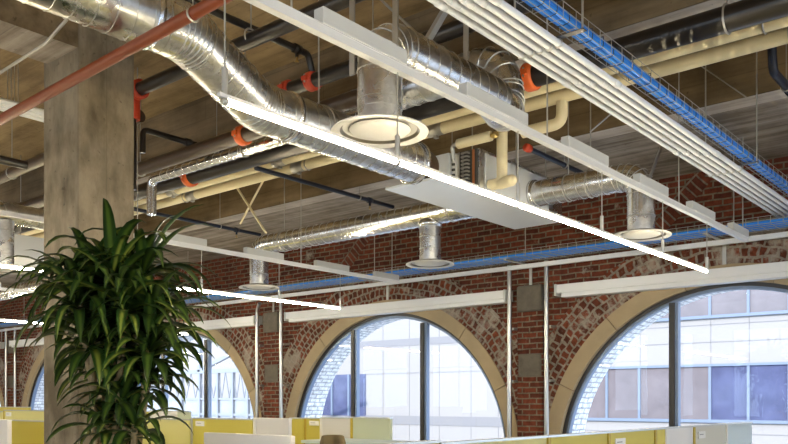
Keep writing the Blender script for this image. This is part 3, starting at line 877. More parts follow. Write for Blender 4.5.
t = thing('duct_diffuser', V(xB, RY, RD), 'round diffuser hanging under the long cross duct, between the other two far ones', 'diffuser', 'round duct diffusers')
diffuser_drop(t, V(xB, RY, RD), 0.118, 0.265, CZ + RU - 0.1)
MB().lathe(V(xB, RY, RU - 0.1), (0, 0, 1), [(0.119, -0.05), (0.135, -0.05), (0.135, 0.0), (0.12, 0.02)], 40).build('collar', 'galvanized_bright', t)
cross(xC, -4.145, 'round diffuser with a silver elbow at right, above the end of the long light', [(xC, 0)])
cross(-12.6, -17.5, 'far diffuser and duct seen in the gap left of the column', [(-12.6, 0)])

# ------------------------------------------------------------------ fan coil unit
UX0, UX1, UY0, UY1, UU0, UU1 = -4.73, -4.15, 5.56, 7.73, 1.90, 2.31
fc = thing('fan_coil_unit', V(UX0, UY0, UU0), 'suspended sheet-metal fan coil unit with a pale underside behind the long light', 'air conditioner')
UC = 6.16
MB().box(UX0, UX1, UC, UY1, CZ + UU0 + 0.02, CZ + UU1).build('casing', 'galvanized', fc, 0.006)
MB().box(UX0 - 0.02, UX1 + 0.02, UY0 - 0.02, UY1 + 0.02, CZ + UU0, CZ + UU0 + 0.02).build('drip_pan', 'galvanized_pan', fc)  # pale bluish colour stands in for window light mirrored in the metal
def onface(px0, px1, u0, u1, dx, nm, mat, bev=0.004):
    a, b = atX(px0, 300, UX1), atX(px1, 300, UX1)
    return MB().box(UX1, UX1 + dx, a.y, b.y, CZ + u0, CZ + u1).build(nm, mat, fc, bev)
onface(485, 515, 1.95, 2.28, 0.012, 'side_panel', 'galvanized_pan')
onface(518, 548, 1.95, 2.28, 0.012, 'side_panel', 'galvanized_pan')
W_ = UX1 - UX0
MB().box(UX0 + 0.02, UX0 + 0.30, UC - 0.09, UC, CZ + 1.98, CZ + 2.30).build('control_box', 'galvanized_pan', fc, 0.006)
tb = MB().box(UX0 + 0.31, UX0 + 0.36, UC - 0.05, UC, CZ + 1.96, CZ + 2.28).build('terminal_strip', 'tag_white', fc, 0.003)
mb = MB()
for i in range(6): mb.box(UX0 + 0.315, UX0 + 0.345, UC - 0.065, UC - 0.05, CZ + 1.98 + i * 0.05, CZ + 2.0 + i * 0.05)
mb.build('terminal', 'dark_metal', tb)
MB().box(UX0 + 0.38, UX1 - 0.01, UC - 0.03, UC, CZ + 1.94, CZ + 2.30).build('coil_end', 'dark_metal', fc, 0.004)
for i in range(10):
    z = CZ + 1.965 + i * 0.034
    MB().tube(fillet([(UX0 + 0.42, UC - 0.03, z), (UX0 + 0.42, UC - 0.065, z), (UX0 + 0.49, UC - 0.065, z), (UX0 + 0.49, UC - 0.03, z)], 0.03, 4), 0.009, 8).build('return_bend', 'strut_steel', fc)
MB().tube([(UX0 + 0.545, UC - 0.045, CZ + 1.95), (UX0 + 0.545, UC - 0.045, CZ + 2.29)], 0.012, 10).build('header_pipe', 'copper', fc)
MB().box(UX0 + 0.04, UX0 + 0.34, UC - 0.36, UC - 0.15, CZ + 1.92, CZ + 1.99).build('junction_box', 'grey_box', fc, 0.006)
MB().tube(fillet([(UX0 + 0.08, UC - 0.09, CZ + 2.2), (UX0 + 0.02, UC - 0.3, CZ + 2.36), (UX0 - 0.05, UC - 0.3, CZ + 2.0), (UX0 + 0.08, UC - 0.3, CZ + 1.96)], 0.15), 0.011, 10).build('hose', 'black_tie', fc)
for x in (UX0 + 0.03, UX1 - 0.03):
    for y in (6.85, UY1 - 0.3):
        MB().tube([V(x, y, UU1), V(x, y, ceil_u(y))], 0.006, 6).build('hanger_rod', 'zinc_rod', fc)
MB().tube([V(UX0 + 0.02, 5.98, UU0), V(UX0 + 0.02, 5.98, SLAB)], 0.006, 6).build('hanger_rod', 'zinc_rod', fc)
# the neighbour beyond the column
f2 = thing('fan_coil_unit', V(-11.6, 4.2, 1.9), 'grey sheet-metal unit in the gap left of the column', 'air conditioner')
MB().box(-11.85, -10.7, 4.3, 6.6, CZ + 1.9, CZ + 2.2).build('casing', 'galvanized_pan', f2, 0.01)
for x, y in ((-11.7, 5.1), (-10.85, 5.1), (-10.85, 6.4)):
    MB().tube([V(x, y, 2.2), V(x, y, ceil_u(y))], 0.006, 6).build('hanger_rod', 'zinc_rod', f2)

# ------------------------------------------------------------------ pipes running along the beams
def pipe(name, pts, r, mat, label, cat='pipe', hang=(), coup=(), coup_mat='red_paint', fil=0.12, coup_axis=(1, 0, 0), axis=0, ring_mat='zinc_rod', group=None):
    t = thing(name, pts[0], label, cat, group)
    t['_axis'] = axis
    MB().tube(fillet(pts, fil), r, 20).build('run', mat, t)
    for p in coup:
        p = Vector(p); ax = Vector(coup_axis)
        mb = MB(); mb.lathe(p, ax, [(r, -0.045), (r + 0.012, -0.045), (r + 0.022, -0.03), (r + 0.022, 0.03), (r + 0.012, 0.045), (r, 0.045)], 28)
        side = Vector((0, 0, 1)).cross(ax).normalized()
        for s in (1, -1):
            q = p + side * (r + 0.022) * s
            mb.box(q.x - 0.03, q.x + 0.03, q.y - 0.018, q.y + 0.018, q.z - 0.02, q.z + 0.02)
        c = mb.build('coupling', coup_mat, t)
        mb = MB()
        for s in (1, -1):
            q = p + side * (r + 0.03) * s; mb.tube([q + Vector((0, 0, -0.035)), q + Vector((0, 0, 0.035))], 0.008, 8)
        mb.build('bolt', 'steel_seam', c)
    for p in hang: hanger(t, p, r)
    del t['_axis']
    return t
# cream lagged pipes
yA, yB, pu = 6.20, 6.50, 2.72
ca = pipe('insulated_pipe', [V(XL + 4, yA, pu), V(XR - 1, yA, pu)], 0.058, 'cream_wrap', 'upper of the two cream insulated pipes crossing the ceiling side by side', hang=[V(x, yA, pu) for x in (-8.9, -6.95, -1.7)])
cb_ = pipe('insulated_pipe', [V(XL + 4, yB, pu), V(XR - 1, yB, pu)], 0.058, 'cream_wrap', 'lower of the two cream insulated pipes crossing the ceiling side by side', hang=[V(x, yB, pu) for x in (-9.1, -6.75, -1.6)])
for o, y in ((ca, yA), (cb_, yB)):
    for x in (-8.95, -6.9, -1.05, -4.9):
        mb = MB(); mb.lathe(V(x, y, pu), (1, 0, 0), [(0.058, -0.09), (0.0625, -0.09), (0.0625, 0.09), (0.058, 0.09)], 24); mb.box(x - 0.02, x + 0.02, y - 0.02, y + 0.02, CZ + pu - 0.085, CZ + pu - 0.055)
        mb.build('saddle', 'brass' if x > -2 else 'zinc_rod', o)
# drops to the fan coil unit
xd = atY(509, 150, 6.42).x; xe = atY(562, 118, 6.50).x
MB().tube(fillet([V(xe, 6.50, pu - 0.05), V(xe, 6.50, pu - 0.24), V(xd + 0.10, 6.50, pu - 0.24)], 0.12), 0.052, 20).build('branch_elbow', 'cream_wrap', cb_)
dr = MB().tube(fillet([V(xd, 6.30, pu - 0.1), V(xd, 6.30, 1.99), V(UX1 + 0.02, 6.30, 1.99)], 0.1), 0.05, 20).build('branch_drop', 'cream_wrap', ca)
mb = MB(); mb.tube([V(xd - 0.02, 6.30, 1.985), V(xd + 0.12, 6.27, 1.985)], 0.052, 20); mb.ball(V(xd + 0.12, 6.27, 1.985), 0.052, 16); mb.build('elbow_cap', 'cream_wrap', dr)
mb = MB(); mb.tube([V(xd, 6.30, pu - 0.11), V(xd, 6.30, pu - 0.02), V(xd, 6.22, pu - 0.02)], 0.045, 16); mb.build('upper_elbow', 'cream_wrap', dr)
yv = atX(478, 145, UX1 + 0.25)
pv = MB().tube([V(-4.33, 6.08, 2.36), V(-3.97, 6.08, 2.36)], 0.045, 20).build('pipe_stub', 'cream_wrap', fc)
mb = MB(); mb.tube([V(-3.97, 6.08, 2.36), V(-3.90, 6.08, 2.36)], 0.02, 12); mb.lathe(V(-3.93, 6.08, 2.36), (1, 0, 0), [(0.001, -0.02), (0.03, -0.02), (0.03, 0.02), (0.001, 0.02)], 12); mb.build('valve', 'brass', pv)
MB().tube(fillet([V(-4.30, 6.08, 2.36), V(-4.40, 6.08, 2.36), V(-4.40, 6.12, 2.2), V(-4.40, 6.15, 2.2)], 0.04), 0.02, 10).build('coil_tail', 'strut_steel', pv)
pipe('insulated_pipe', [V(-13.35, 4.15, 3.32), V(-13.35, 4.15, 1.72), V(-12.6, 4.15, 1.72)], 0.07, 'cream_wrap', 'pale pipe drop with an elbow left of the column', fil=0.14, hang=[V(-12.85, 4.15, 1.72)])

# black and brown pipes
pA = atY(260, 37, 4.17); 
pipe('steel_pipe', [V(atY(132, 98, 4.17).x, 4.17, 2.85), V(2.0, 4.17, 2.85)], 0.058, 'black_pipe', 'black steel pipe high above the big duct, with ring hangers, upper left', hang=[atY(251, 37, 4.17), V(-2.5, 4.17, 2.85)])
pAo = bpy.data.objects[[o.name for o in COL.objects if o.name.startswith('steel_pipe')][-1]]
xr = atY(132, 98, 4.17).x
MB().tube(fillet([V(xr + 0.12, 4.17, 2.85), V(xr, 4.17, 2.85), V(xr, 4.17, 2.60)], 0.1), 0.074, 22).build('end_elbow', 'red_paint', pAo)
MB().tube([V(xr, 4.17, 2.60), V(xr, 4.17, 1.95)], 0.04, 14).build('riser', 'black_pipe', pAo)
for q in (0.13, 0.1): MB().lathe(V(xr + q, 4.17, 2.85), (1, 0, 0), [(0.06, -0.02), (0.088, -0.02), (0.088, 0.02), (0.06, 0.02)], 24).build('elbow_flange', 'red_paint', pAo)
pB0 = V(-5.05, 4.95, 2.79)
pipe('steel_pipe', [V(-5.35, 4.95, 2.79), V(2.5, 4.95, 2.79)], 0.062, 'black_pipe', 'black steel pipe with red couplings left of the nearest diffuser neck', hang=[V(-4.38, 4.95, 2.79), V(-2.3, 4.95, 2.79)],
     coup=[V(atY(288, 90, 4.95).x, 4.95, 2.79), V(atY(312, 80, 4.95).x, 4.95, 2.79)])
pipe('steel_pipe', [V(-15, 5.37, 2.458), V(4.0, 5.37, 2.458)], 0.085, 'black_pipe', 'thick black pipe under the first beam, broad and dark at upper right', hang=[V(-10.2, 5.37, 2.458), V(-1.7, 5.37, 2.458)],
     coup=[V(atY(531, 77, 5.37).x, 5.37, 2.458), V(atY(190, 177, 5.37).x, 5.37, 2.458)], coup_mat='orange_paint')
pipe('steel_pipe', [V(-14, 4.66, 2.365), V(-4.15, 4.66, 2.365)], 0.066, 'brown_pipe', 'brown steel pipe with an orange coupling, right of the column under the slab', hang=[V(-7.3, 4.66, 2.365)],
     coup=[V(atY(243, 134, 4.66).x, 4.66, 2.365)], coup_mat='orange_paint')
mp = pipe('jacketed_pipe', [V(-7.42, 4.87, 1.95), V(-7.42, 4.87, 2.325), V(-4.0, 4.87, 2.325)], 0.05, 'galvanized_bright', 'shiny metal jacketed pipe with seams beside the brown pipe near the column', hang=[V(-5.9, 4.87, 2.325)], fil=0.1)
for i in range(26): MB().torus(V(-7.2 + i * 0.125, 4.87, 2.325), (1, 0, 0), 0.05, 0.003, 24, 5).build('band', 'steel_seam', mp)
# rust red foreground pipe
a, b = atY(-60, 153, 2.55), atY(300, -45, 2.55)
fg = pipe('sprinkler_main', [a, b], 0.033, 'rust_pipe', 'rust red sprinkler pipe slanting across the column top, nearest of all pipes', fil=0.02)
for px, py in ((193, 14.5),):
    p = atY(px, py, 2.55); mb = MB(); mb.torus(p, b - a, 0.036, 0.006, 24, 6); mb.tube([p + Vector((0, 0, 0.033)), Vector((p.x, p.y, CZ + SLAB))], 0.004, 6); mb.build('pipe_hanger', 'zinc_rod', fg)
p = a + (b - a) * 0.06; mb = MB(); mb.torus(p, b - a, 0.036, 0.006, 24, 6); mb.tube([p + Vector((0, 0, 0.033)), Vector((p.x, p.y, CZ + SLAB))], 0.004, 6); mb.build('pipe_hanger', 'zinc_rod', fg)
# left of the column: brown pipe and dark branch
pipe('steel_pipe', [atY(-30, 192, 4.3), atY(140, 116, 4.3)], 0.06, 'brown_pipe', 'brown pipe disappearing behind the left side of the column', hang=[atY(12, 173, 4.3)])
dk = pipe('steel_pipe', [V(-8.7, 1.0, 2.55), V(-8.7, 4.15, 2.55)], 0.045, 'black_pipe', 'dark pipe running away above the brown pipe, left of the column', coup_axis=(0, 1, 0), axis=1, hang=[V(-8.7, 3.6, 2.55)])
ld = duct('spiral_duct', [V(-8.95, 1.0, 2.05), V(-8.95, 5.35, 2.05)], 0.115, 'silver spiral duct in the gap left of the column', pitch=0.12, hang=[V(-8.95, 3.4, 2.05)])

for k in range(4):
    x = -8.15 + 0.075 * k
    t = thing('steel_conduit', V(x, 3, 2.9), 'white conduit of the four running under the slab left of the column', 'conduit', 'white conduits left of the column')
    MB().tube([V(x, -1.5, 2.9), V(x, 4.3, 2.9)], 0.026, 12).build('tube', 'white_conduit', t)
    for y in (1.5, 3.7): 
        mb = MB(); mb.torus(V(x, y, 2.9), (0, 1, 0), 0.028, 0.005, 16, 6); mb.tube([V(x, y, 2.93), V(x, y, SLAB)], 0.004, 6); mb.build('clamp', 'zinc_rod', t)
t = thing('duct_diffuser', V(-8.95, 4.02, 1.42), 'round diffuser cut by the left picture edge', 'diffuser', 'round duct diffusers')
diffuser_drop(t, V(-8.95, 4.02, 1.42), 0.105, 0.265, CZ + 1.96)

# sprinkler branches running towards the wall
def sprinkler(pts, r, mat, label, heads, hang=(), red=None):
    t = thing('sprinkler_branch', pts[0], label, 'pipe', 'sprinkler branch pipes')
    t['_axis'] = 1
    MB().tube(fillet(pts, 0.06), r, 12).build('run', mat, t)
    for p in heads:
        p = Vector(p)
        mb = MB(); mb.lathe(p, (0, 1, 0), [(r, -0.035), (r + 0.01, -0.035), (r + 0.01, 0.035), (r, 0.035)], 14); mb.tube([p, p - Vector((0, 0, 0.07))], 0.014, 10)
        f = mb.build('tee', mat, t)
        mb = MB(); q = p - Vector((0, 0, 0.07)); mb.tube([q, q - Vector((0, 0, 0.035))], 0.008, 8); mb.lathe(q - Vector((0, 0, 0.04)), (0, 0, 1), [(0.001, 0), (0.02, 0), (0.02, 0.004), (0.001, 0.004)], 12)
        mb.build('sprinkler_head', 'brass', f)
    for p in hang: hanger(t, p, r, rod=0.004)
    if red is not None:
        p = Vector(red); MB().lathe(p, (0, 1, 0), [(0.001, -0.036), (r + 0.012, -0.035), (r + 0.014, 0), (r + 0.012, 0.035), (0.001, 0.036)], 18).build('coupling', 'red_paint', t)
    del t['_axis']
    return t
sprinkler([V(-9.40, 5.7, 2.5), V(-9.40, 8.05, 2.5)], 0.026, 'navy_pipe', 'dark blue sprinkler branch under the beam right of the plant top', [V(-9.4, 7.6, 2.5)], [V(-9.4, 7.3, 2.5)])
sprinkler([V(-6.73, 5.7, 2.5), V(-6.73, 8.0, 2.5)], 0.026, 'navy_pipe', 'dark sprinkler branch under the beam left of the fan coil unit', [V(-6.73, 7.55, 2.5)], [V(-6.73, 7.35, 2.5)])
sprinkler([V(-4.0, 6.75, 2.42), V(-4.0, 8.6, 2.42)], 0.026, 'navy_pipe', 'dark sprinkler branch with a red coupling right of the cream drop', [V(-4.0, 8.3, 2.42)], [V(-4.0, 7.5, 2.42)], red=V(-4.0, 6.77, 2.42))
sprinkler([V(-1.78, 5.87, 2.9), V(-1.78, 6.66, 2.9), V(-1.78, 6.72, 2.56), V(-1.78, 7.31, 2.56)], 0.034, 'navy_pipe', 'dark sprinkler branch dropping behind the cream pipes at far right', [V(-1.78, 7.24, 2.56)], [V(-1.78, 7.1, 2.56)])
sprinkler([V(-5.07, 0.8, 3.0), V(-5.07, 4.88, 3.0), V(-5.07, 4.93, 2.86)], 0.03, 'black_pipe', 'thin black sprinkler branch under the slab above the big duct', [V(-5.07, 4.75, 3.0)], [V(-5.07, 3.3, 3.0)])
sprinkler([V(-6.62, 4.25, 2.3), V(-6.62, 4.25, 2.52), V(-6.62, 5.36, 2.52)], 0.028, 'black_pipe', 'short black sprinkler branch just right of the column', [V(-6.62, 4.75, 2.52)], [V(-6.62, 5.1, 2.52)])
# ------------------------------------------------------------------ bracing and drop rods
def strut(px0, py0, px1, py1, Y, w, label, mat='strut_steel', Y2=None, extra=None):
    a, b = atY(px0, py0, Y), atY(px1, py1, Y2 or Y)
    o = MB().bar(a, b, w, w * 0.6).build('brace_strut', mat)
    return tag(o, label, 'brace', 'slanting steel braces')
strut(236, 186, 266, 233, 6.84, 0.03, 'cream brace falling to the right, one of a crossed pair beside the cream pipes', 'cream_wrap')
strut(263, 181, 240, 224, 6.88, 0.024, 'thin cream brace rising to the right, crossing the thicker one', 'cream_wrap')
strut(446, 9, 426, 43, 4.35, 0.05, 'pale steel brace strut above the diffuser branch duct', 'strut_steel')
strut(335, -44, 430, 46, 4.35, 0.025, 'thin steel brace running down to the diffuser branch duct')
strut(701, 66, 746, 97, 7.2, 0.016, 'thin brace wire slanting below the cream pipes at right')
strut(662, 145, 648, 182, 7.05, 0.03, 'bright steel brace beside the elbow of the right hand diffuser', 'chrome')
strut(612, 113, 590, 132, 7.0, 0.014, 'thin brace wire below the white conduits')
# rods hanging from the slab
rods = [(154.0, 88, 6.9), (246, 60, 4.55), (337, -20, 3.75), (362, -20, 3.9)]
g = atY(60, 22, 2.9)
o = MB().tube(fillet([atY(-30, 92, 2.9), atY(45, 44, 2.9), atY(70, 16, 2.9), atY(74, -6, 2.9)], 0.2), 0.012, 10).build('flexible_conduit', 'zinc_rod')
tag(o, 'thin grey conduit curving up to the big duct at top left', 'conduit')

# bright conduits standing beside the brick piers
spec = [(atY(281, 400, 9.25).x, 'silver conduit right of the brick pier between the left and middle windows', 0),
        (atY(257, 400, 9.25).x, 'silver conduit with a bent top left of the pier between left and middle windows', 1),
        (atY(509.5, 400, 9.25).x, 'silver conduit left of the brick pier between the middle and right windows', 0),
        (atY(546.5, 400, 9.25).x, 'silver conduit right of the brick pier between the middle and right windows', 0),
        (atY(6, 400, 9.25).x, 'far silver conduit left of the column, near the picture edge', 0),
        (atY(15, 400, 9.25).x, 'second far silver conduit left of the column', 0)]
for x, lab, bend in spec:
    t = thing('wall_conduit', (x, 9.25, 0), lab, 'conduit', 'silver conduits beside the piers')
    top = CZ + 1.675
    if bend: pts = [(x, 9.25, 0), (x, 9.25, CZ + 1.56), (x + 0.22, 9.12, CZ + 1.66)]
    else: pts = [(x, 9.25, 0), (x, 9.25, CZ + 1.80)]
    MB().tube(fillet(pts, 0.12), 0.031, 16).build('tube', 'chrome', t)
    for z in (0.5, 1.75, 2.45):
        MB().box(x - 0.05, x + 0.05, 9.27, YW, z - 0.015, z + 0.015).build('strap', 'strut_steel', t)

# ------------------------------------------------------------------ office partitions
def panel_along_y(X, y0, y1, top, mat, label, tagged=False, post=True, edge='gold_edge', z0=0.0):
    t = thing('office_partition', (X, (y0 + y1) / 2, 0), label, 'partition', 'desk partitions')
    MB().box(X - 0.02, X + 0.02, y0 + 0.012, y1 - 0.012, z0, top - 0.012).build('panel', mat, t)
    MB().box(X - 0.024, X + 0.024, y0 + 0.002, y1 - 0.002, top - 0.012, top).build('top_rail', 'aluminium', t)
    MB().box(X - 0.026, X + 0.026, y0 + 0.001, y0 + 0.03, 0, top - 0.012).build('post', edge, t)
    if tagged: nametag(t, (X + 0.021, y0 + 0.10, top - 0.05), 'Y')
    return t
def nametag(t, p, along):
    x, y, z = p; w, h = 0.15, 0.055
    if along == 'Y':
        n = MB().box(x, x + 0.006, y, y + w, z - h, z).build('name_plate', 'tag_white', t)
        MB().box(x + 0.006, x + 0.0068, y + 0.02, y + 0.1, z - h * 0.5, z - h * 0.38).build('name_line', 'tag_text', n)
    else:
        n = MB().box(x, x + w, y - 0.006, y, z - h, z).build('name_plate', 'tag_white', t)
        MB().box(x + 0.02, x + 0.1, y - 0.0068, y - 0.006, z - h * 0.5, z - h * 0.38).build('name_line', 'tag_text', n)
def panel_along_x(Y, x0, x1, top, mat, label, tagged=False, edge='gold_edge', rail='aluminium', z0=0.0):
    t = thing('office_partition', ((x0 + x1) / 2, Y, 0), label, 'partition', 'desk partitions')
    MB().box(x0 + 0.012, x1 - 0.004, Y - 0.02, Y + 0.02, z0, top - 0.014).build('panel', mat, t)
    MB().box(x0 + 0.002, x1 - 0.002, Y - 0.024, Y + 0.024, top - 0.014, top).build('top_rail', rail, t)
    MB().box(x0 + 0.001, x0 + 0.035, Y - 0.026, Y + 0.026, 0, top - 0.014).build('post', edge, t)
    if tagged: nametag(t, (x0 + 0.09, Y - 0.021, top - 0.035), 'X')
    return t
PX_ = -2.28
jy = [2.6] + [atX(px, 430, PX_).y for px in (437, 544.5, 605, 652, 663, 691, 724, 750)]
lab = [('yellow_panel', 'yellow green partition at bottom centre, nearest of the right hand row', False),
       ('pale_panel', 'yellow green partition in front of the brick pier, second of the right hand row', False),
       ('yellow_panel', 'yellow partition left of the name plate one in the right hand row', False),
       ('yellow_panel', 'yellow partition with a white name plate below the right hand window', True),
       ('yellow_panel', 'narrow yellow partition just left of a white panel, right hand row', False),
       ('white_panel', 'white partition panel below the dark mullion of the right hand window', False),
       ('stone_panel', 'grey cream partition with a white name plate, right hand row', True),
       ('ice_panel', 'pale blue white partition, last at the right end of the row', False)]
for i in range(8):
    m_, l_, tg = lab[i]
    panel_along_y(PX_, jy[i], jy[i + 1], 1.30 + (0.012 if i == 0 else 0), m_, l_, tg, edge='gold_edge' if 'white' not in m_ and 'ice' not in m_ else 'tag_white')
# left hand row across the picture
def xs(px, Y): return atY(px, 420, Y).x
Y1 = 5.35
def row(Y, px0, px1, topy, mat, label, tagged=False, edge='gold_edge', rail='aluminium', bottom=None):
    x0, x1 = xs(px0, Y), xs(px1, Y)
    top = atY((px0 + px1) / 2, topy, Y).z
    return panel_along_x(Y, x0, x1, top, mat, label, tagged, edge, rail)
row(Y1, 100, 191.5, 418, 'pale_panel', 'wide pale yellow partition right of the plant stem', edge='gold_edge')
row(Y1, 192.5, 254, 418.2, 'yellow_panel', 'yellow partition with a name plate behind a white screen', True, edge='aluminium')
row(Y1, 255, 290.5, 418, 'white_panel', 'white partition panel in front of the brick pier by the left window', edge='tag_white', rail='tag_white')
Y2 = 6.5
row(Y2, 290.5, 305, 417.6, 'yellow_panel', 'small yellow partition left of the name plate one below the middle window')
row(Y2, 305.5, 321, 417.6, 'yellow_panel', 'small yellow partition with a white name plate below the middle window', True)
row(Y2, 321.3, 351.5, 417.4, 'white_panel', 'white panel behind the brown chair back below the middle window', edge='tag_white')
row(Y2, 351.8, 391.5, 417.2, 'frost_panel', 'frosted yellow green screen at the right end of the row below the middle window', edge='gold_edge')
Y3 = 8.0
row(Y3, 110, 150, 411, 'yellow_panel', 'far yellow partition behind the wide pale one, beside the plant')
row(Y3, 150.2, 177, 410.6, 'white_panel', 'far white panel below the left window, between two yellow ones', edge='tag_white')
row(Y3, 177.2, 190.5, 411, 'frost_panel', 'far pale screen beside the white panel below the left window', edge='tag_white')
# left of the column
row(7.0, -30, 30, 406.5, 'yellow_panel', 'farthest yellow partition at the left picture edge')
row(5.2, 5, 70, 410.2, 'pale_panel', 'pale yellow partition with a name plate left of the column', True)
row(5.2, -30, 4.5, 410.8, 'pale_panel', 'pale yellow partition cut by the left picture edge')
row(4.1, 10.5, 70, 420.5, 'yellow_panel', 'nearer yellow partition standing against the column at left')
row(3.6, -30, 9.8, 419, 'white_panel', 'white panel at the left picture edge beside a yellow one', edge='tag_white', rail='tag_white')
# the big white screen in the foreground
x0, x1 = xs(206, 3.25), xs(293, 3.25)
t = thing('white_screen', ((x0 + x1) / 2, 3.25, 0), 'large plain white screen in front of the yellow partitions, bottom left of centre', 'screen')
MB().box(x0, x1, 3.23, 3.27, 0.72, atY(250, 434, 3.25).z).build('board', 'white_panel', t, 0.006)
for x in (x0 + 0.06, x1 - 0.06):
    mb = MB(); mb.box(x - 0.02, x + 0.02, 3.235, 3.265, 0.02, 0.75); mb.box(x - 0.03, x + 0.03, 3.05, 3.45, 0, 0.025); mb.build('leg', 'aluminium', t)
# chair back
c0 = atD(333, 435, 6.4)
t = thing('office_chair', (c0.x, c0.y, 0), 'brown office chair back showing above the desk in front of a white panel', 'chair')
mb = MB(); n = 10; vs, fs = [], []
hw = 0.075
for j in range(9):
    z = c0.z - 0.5 + 0.5 * j / 8
    for i in range(n + 1):
        u = -1 + 2 * i / n
        shr = 1.0 - 0.22 * max(0, (j - 5) / 3) ** 2
        s = Vector((C4, S4, 0)) * (u * 0.23 * 0.29 * shr * (1 if j < 8 else 0.85)); f_ = Vector((-S4, C4, 0)) * (0.05 * u * u)
        vs.append(Vector((c0.x, c0.y, z - (0.02 * u * u if j == 8 else 0))) + s - f_)
for j in range(8):
    for i in range(n): fs.append((j * (n + 1) + i, j * (n + 1) + i + 1, (j + 1) * (n + 1) + i + 1, (j + 1) * (n + 1) + i))
mb.add(vs, fs, True)
o = mb.build('backrest', 'olive_back', t); so = o.modifiers.new('thick', 'SOLIDIFY'); so.thickness = 0.05
mb = MB(); mb.lathe((c0.x, c0.y - 0.2, 0.44), (0, 0, 1), [(0.001, 0), (0.2, 0), (0.23, 0.03), (0.22, 0.07), (0.001, 0.075)], 28); mb.build('seat', 'olive_back', t)
mb = MB(); mb.tube([(c0.x, c0.y - 0.2, 0.08), (c0.x, c0.y - 0.2, 0.45)], 0.025, 12); mb.bar((c0.x, c0.y - 0.1, 0.47), (c0.x, c0.y + 0.02, 0.9), 0.06, 0.02); mb.build('stem', 'dark_metal', t)
mb = MB()
for k in range(5):
    a = 2 * PI * k / 5; e = Vector((c0.x + 0.28 * math.cos(a), c0.y - 0.2 + 0.28 * math.sin(a), 0.05)); mb.bar((c0.x, c0.y - 0.2, 0.09), e, 0.04, 0.03); mb.ball(e - Vector((0, 0, 0.022)), 0.028, 10)
mb.build('base', 'dark_metal', t)
# desk under the frosted screen
xa, xb = xs(318, 6.1), xs(400, 6.1)
t = thing('desk', ((xa + xb) / 2, 6.15, 0), 'pale desk top edge below the frosted screen, behind the brown chair', 'desk')
zd = atY(360, 441, 6.1).z
MB().box(xa, xb, 5.85, 6.45, zd - 0.03, zd).build('desktop', 'ice_panel', t)
for x in (xa + 0.05, xb - 0.05):
    for y in (5.9, 6.4): MB().box(x - 0.02, x + 0.02, y - 0.02, y + 0.02, 0, zd - 0.03).build('leg', 'aluminium', t)

# ------------------------------------------------------------------ the plant
pb = atD(118, 420, 4.9)
pl = thing('dracaena_plant', (pb.x, pb.y, 0), 'tall leafy corn plant with striped arching leaves in front of the column', 'plant')
MB().lathe((pb.x, pb.y, 0), (0, 0, 1), [(0.001, 0.0), (0.2, 0.0), (0.23, 0.1), (0.26, 0.45), (0.27, 0.47), (0.25, 0.47), (0.24, 0.42)], 36).build('pot', 'pot_grey', pl)
MB().lathe((pb.x, pb.y, 0.41), (0, 0, 1), [(0.24, 0), (0.1, 0.012), (0.001, 0.015)], 28).build('soil', 'soil', pl)
rnd = random.Random(11)
def leaf(mb, base, az, elev, L, w, droop, tw):
    n = 9; d = Vector((math.cos(az) * math.cos(elev), math.sin(az) * math.cos(elev), math.sin(elev)))
    p = Vector(base); pts = [p.copy()]; dirs = [d.copy()]
    for i in range(n):
        d = (d + Vector((0, 0, -droop * (0.25 + 1.5 * i / n) / n * 2.2))).normalized()
        p = p + d * (L / n); pts.append(p.copy()); dirs.append(d.copy())
    prof = [0.35, 0.6, 0.85, 1.0, 1.0, 0.95, 0.82, 0.62, 0.36, 0.02]
    vs = []
    for i, (q, dd) in enumerate(zip(pts, dirs)):
        side = dd.cross(Vector((0, 0, 1)))
        side = side.normalized() if side.length > 0.05 else Vector((-math.sin(az), math.cos(az), 0))
        side = (Matrix.Rotation(tw * i / n, 3, dd) @ side).normalized()
        nrm = side.cross(dd).normalized()
        hw = w / 2 * prof[i]
        vs += [q - side * hw + nrm * hw * 0.35, q, q + side * hw + nrm * hw * 0.35]
    fs, uvs = [], []
    for i in range(n):
        for j in range(2):
            a = i * 3 + j
            fs.append((a, a + 1, a + 4, a + 3))
            v0, v1 = 1.0, 1.0
            uvs.append([(j * 0.5, 1), (j * 0.5 + 0.5, 1), (j * 0.5 + 0.5, 1), (j * 0.5, 1)])
    mb.add(vs, fs, True, uvs)
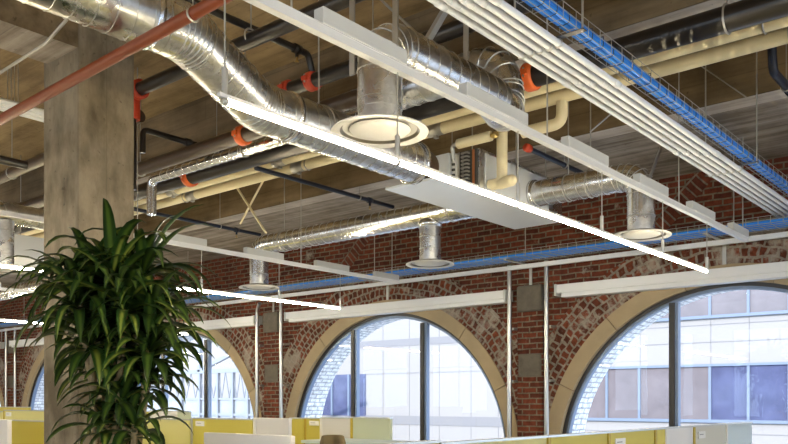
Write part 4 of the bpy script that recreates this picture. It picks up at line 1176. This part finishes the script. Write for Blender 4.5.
# crowns: px, py, depth, leaves, leaf length
crowns = [(112, 280, 4.85, 40, 0.48), (90, 284, 5.05, 28, 0.44), (142, 276, 4.95, 34, 0.50), (78, 302, 4.75, 32, 0.48), (126, 306, 4.7, 36, 0.44), (108, 290, 5.0, 30, 0.42),
          (152, 318, 4.85, 30, 0.42), (92, 342, 4.8, 28, 0.40), (150, 350, 4.75, 28, 0.40), (120, 348, 4.95, 30, 0.36), (126, 385, 4.85, 20, 0.36), (104, 372, 4.9, 18, 0.34), (150, 378, 4.9, 18, 0.32), (122, 405, 4.8, 18, 0.30), (108, 425, 4.8, 16, 0.34), (135, 428, 4.7, 16, 0.34)]
for k, (px, py, dd, nl, LL) in enumerate(crowns):
    c = atD(px, py, dd)
    mb = MB(); ml = MB()
    nl = int(nl * 1.2)
    for i in range(nl):
        f_ = i / nl
        az = i * 2.39996 + k * 0.7 + rnd.uniform(-0.2, 0.2)
        elev = math.radians(66 - 78 * f_ + rnd.uniform(-12, 12))
        L = LL * rnd.uniform(0.78, 1.18) * (0.8 + 0.3 * math.sin(PI * min(1, f_ + 0.15)))
        b_ = c + Vector((math.cos(az) * 0.012, math.sin(az) * 0.012, 0.10 * (1 - f_) - 0.07))
        tgt = ml if rnd.random() < 0.3 else mb
        leaf(tgt, b_, az, elev, L, rnd.uniform(0.058, 0.082), rnd.uniform(0.6, 1.25), rnd.uniform(-0.5, 0.5))
    # cane
    foot = Vector((pb.x + rnd.uniform(-0.1, 0.1), pb.y + rnd.uniform(-0.1, 0.1), 0.40))
    mid = Vector((foot.x * 0.5 + c.x * 0.5 + rnd.uniform(-0.03, 0.03), foot.y * 0.5 + c.y * 0.5, foot.z * 0.45 + c.z * 0.55))
    cane = MB().tube(fillet([foot, mid, c + Vector((0, 0, 0.03))], 0.4), 0.019, 10).build('cane', 'bark', pl)
    mb.build('foliage', 'leaf_dark', cane)
    if ml.v: ml.build('striped_foliage', 'leaf_lime', cane)

# ------------------------------------------------------------------ daylight
w = bpy.data.worlds.new('World'); SC.world = w; w.use_nodes = True
nt = w.node_tree
bg = nt.nodes['Background']; bg.inputs['Color'].default_value = (0.62, 0.79, 1.0, 1); bg.inputs['Strength'].default_value = 4.2
sun = bpy.data.lights.new('Sun', 'SUN'); sun.energy = 5.0; sun.angle = math.radians(1.0); sun.color = (1.0, 0.96, 0.92)
so = bpy.data.objects.new('Sun', sun); COL.objects.link(so); so.location = (-20, -30, 40)
so.rotation_euler = Vector((-0.15, 0.88, -0.43)).to_track_quat('-Z', 'Y').to_euler()

# ------------------------------------------------------------------ camera
cam = bpy.data.cameras.new('Camera'); cam.sensor_fit = 'HORIZONTAL'; cam.sensor_width = 36.0
cam.lens = 36.0 * F / 788.0
cam.shift_y = (HY - 222.0) / 788.0
cam.clip_start = 0.05; cam.clip_end = 300
co = bpy.data.objects.new('Camera', cam); COL.objects.link(co)
co.location = (0, 0, CZ); co.rotation_euler = (PI / 2, 0, math.radians(40))
SC.camera = co
vs = SC.view_settings
vs.view_transform = 'Standard'; vs.look = 'None'; vs.gamma = 1.0; vs.use_curve_mapping = False; vs.exposure = 0.1
SC.cycles.use_denoising = True
SC.cycles.max_bounces = 8; SC.cycles.transparent_max_bounces = 8
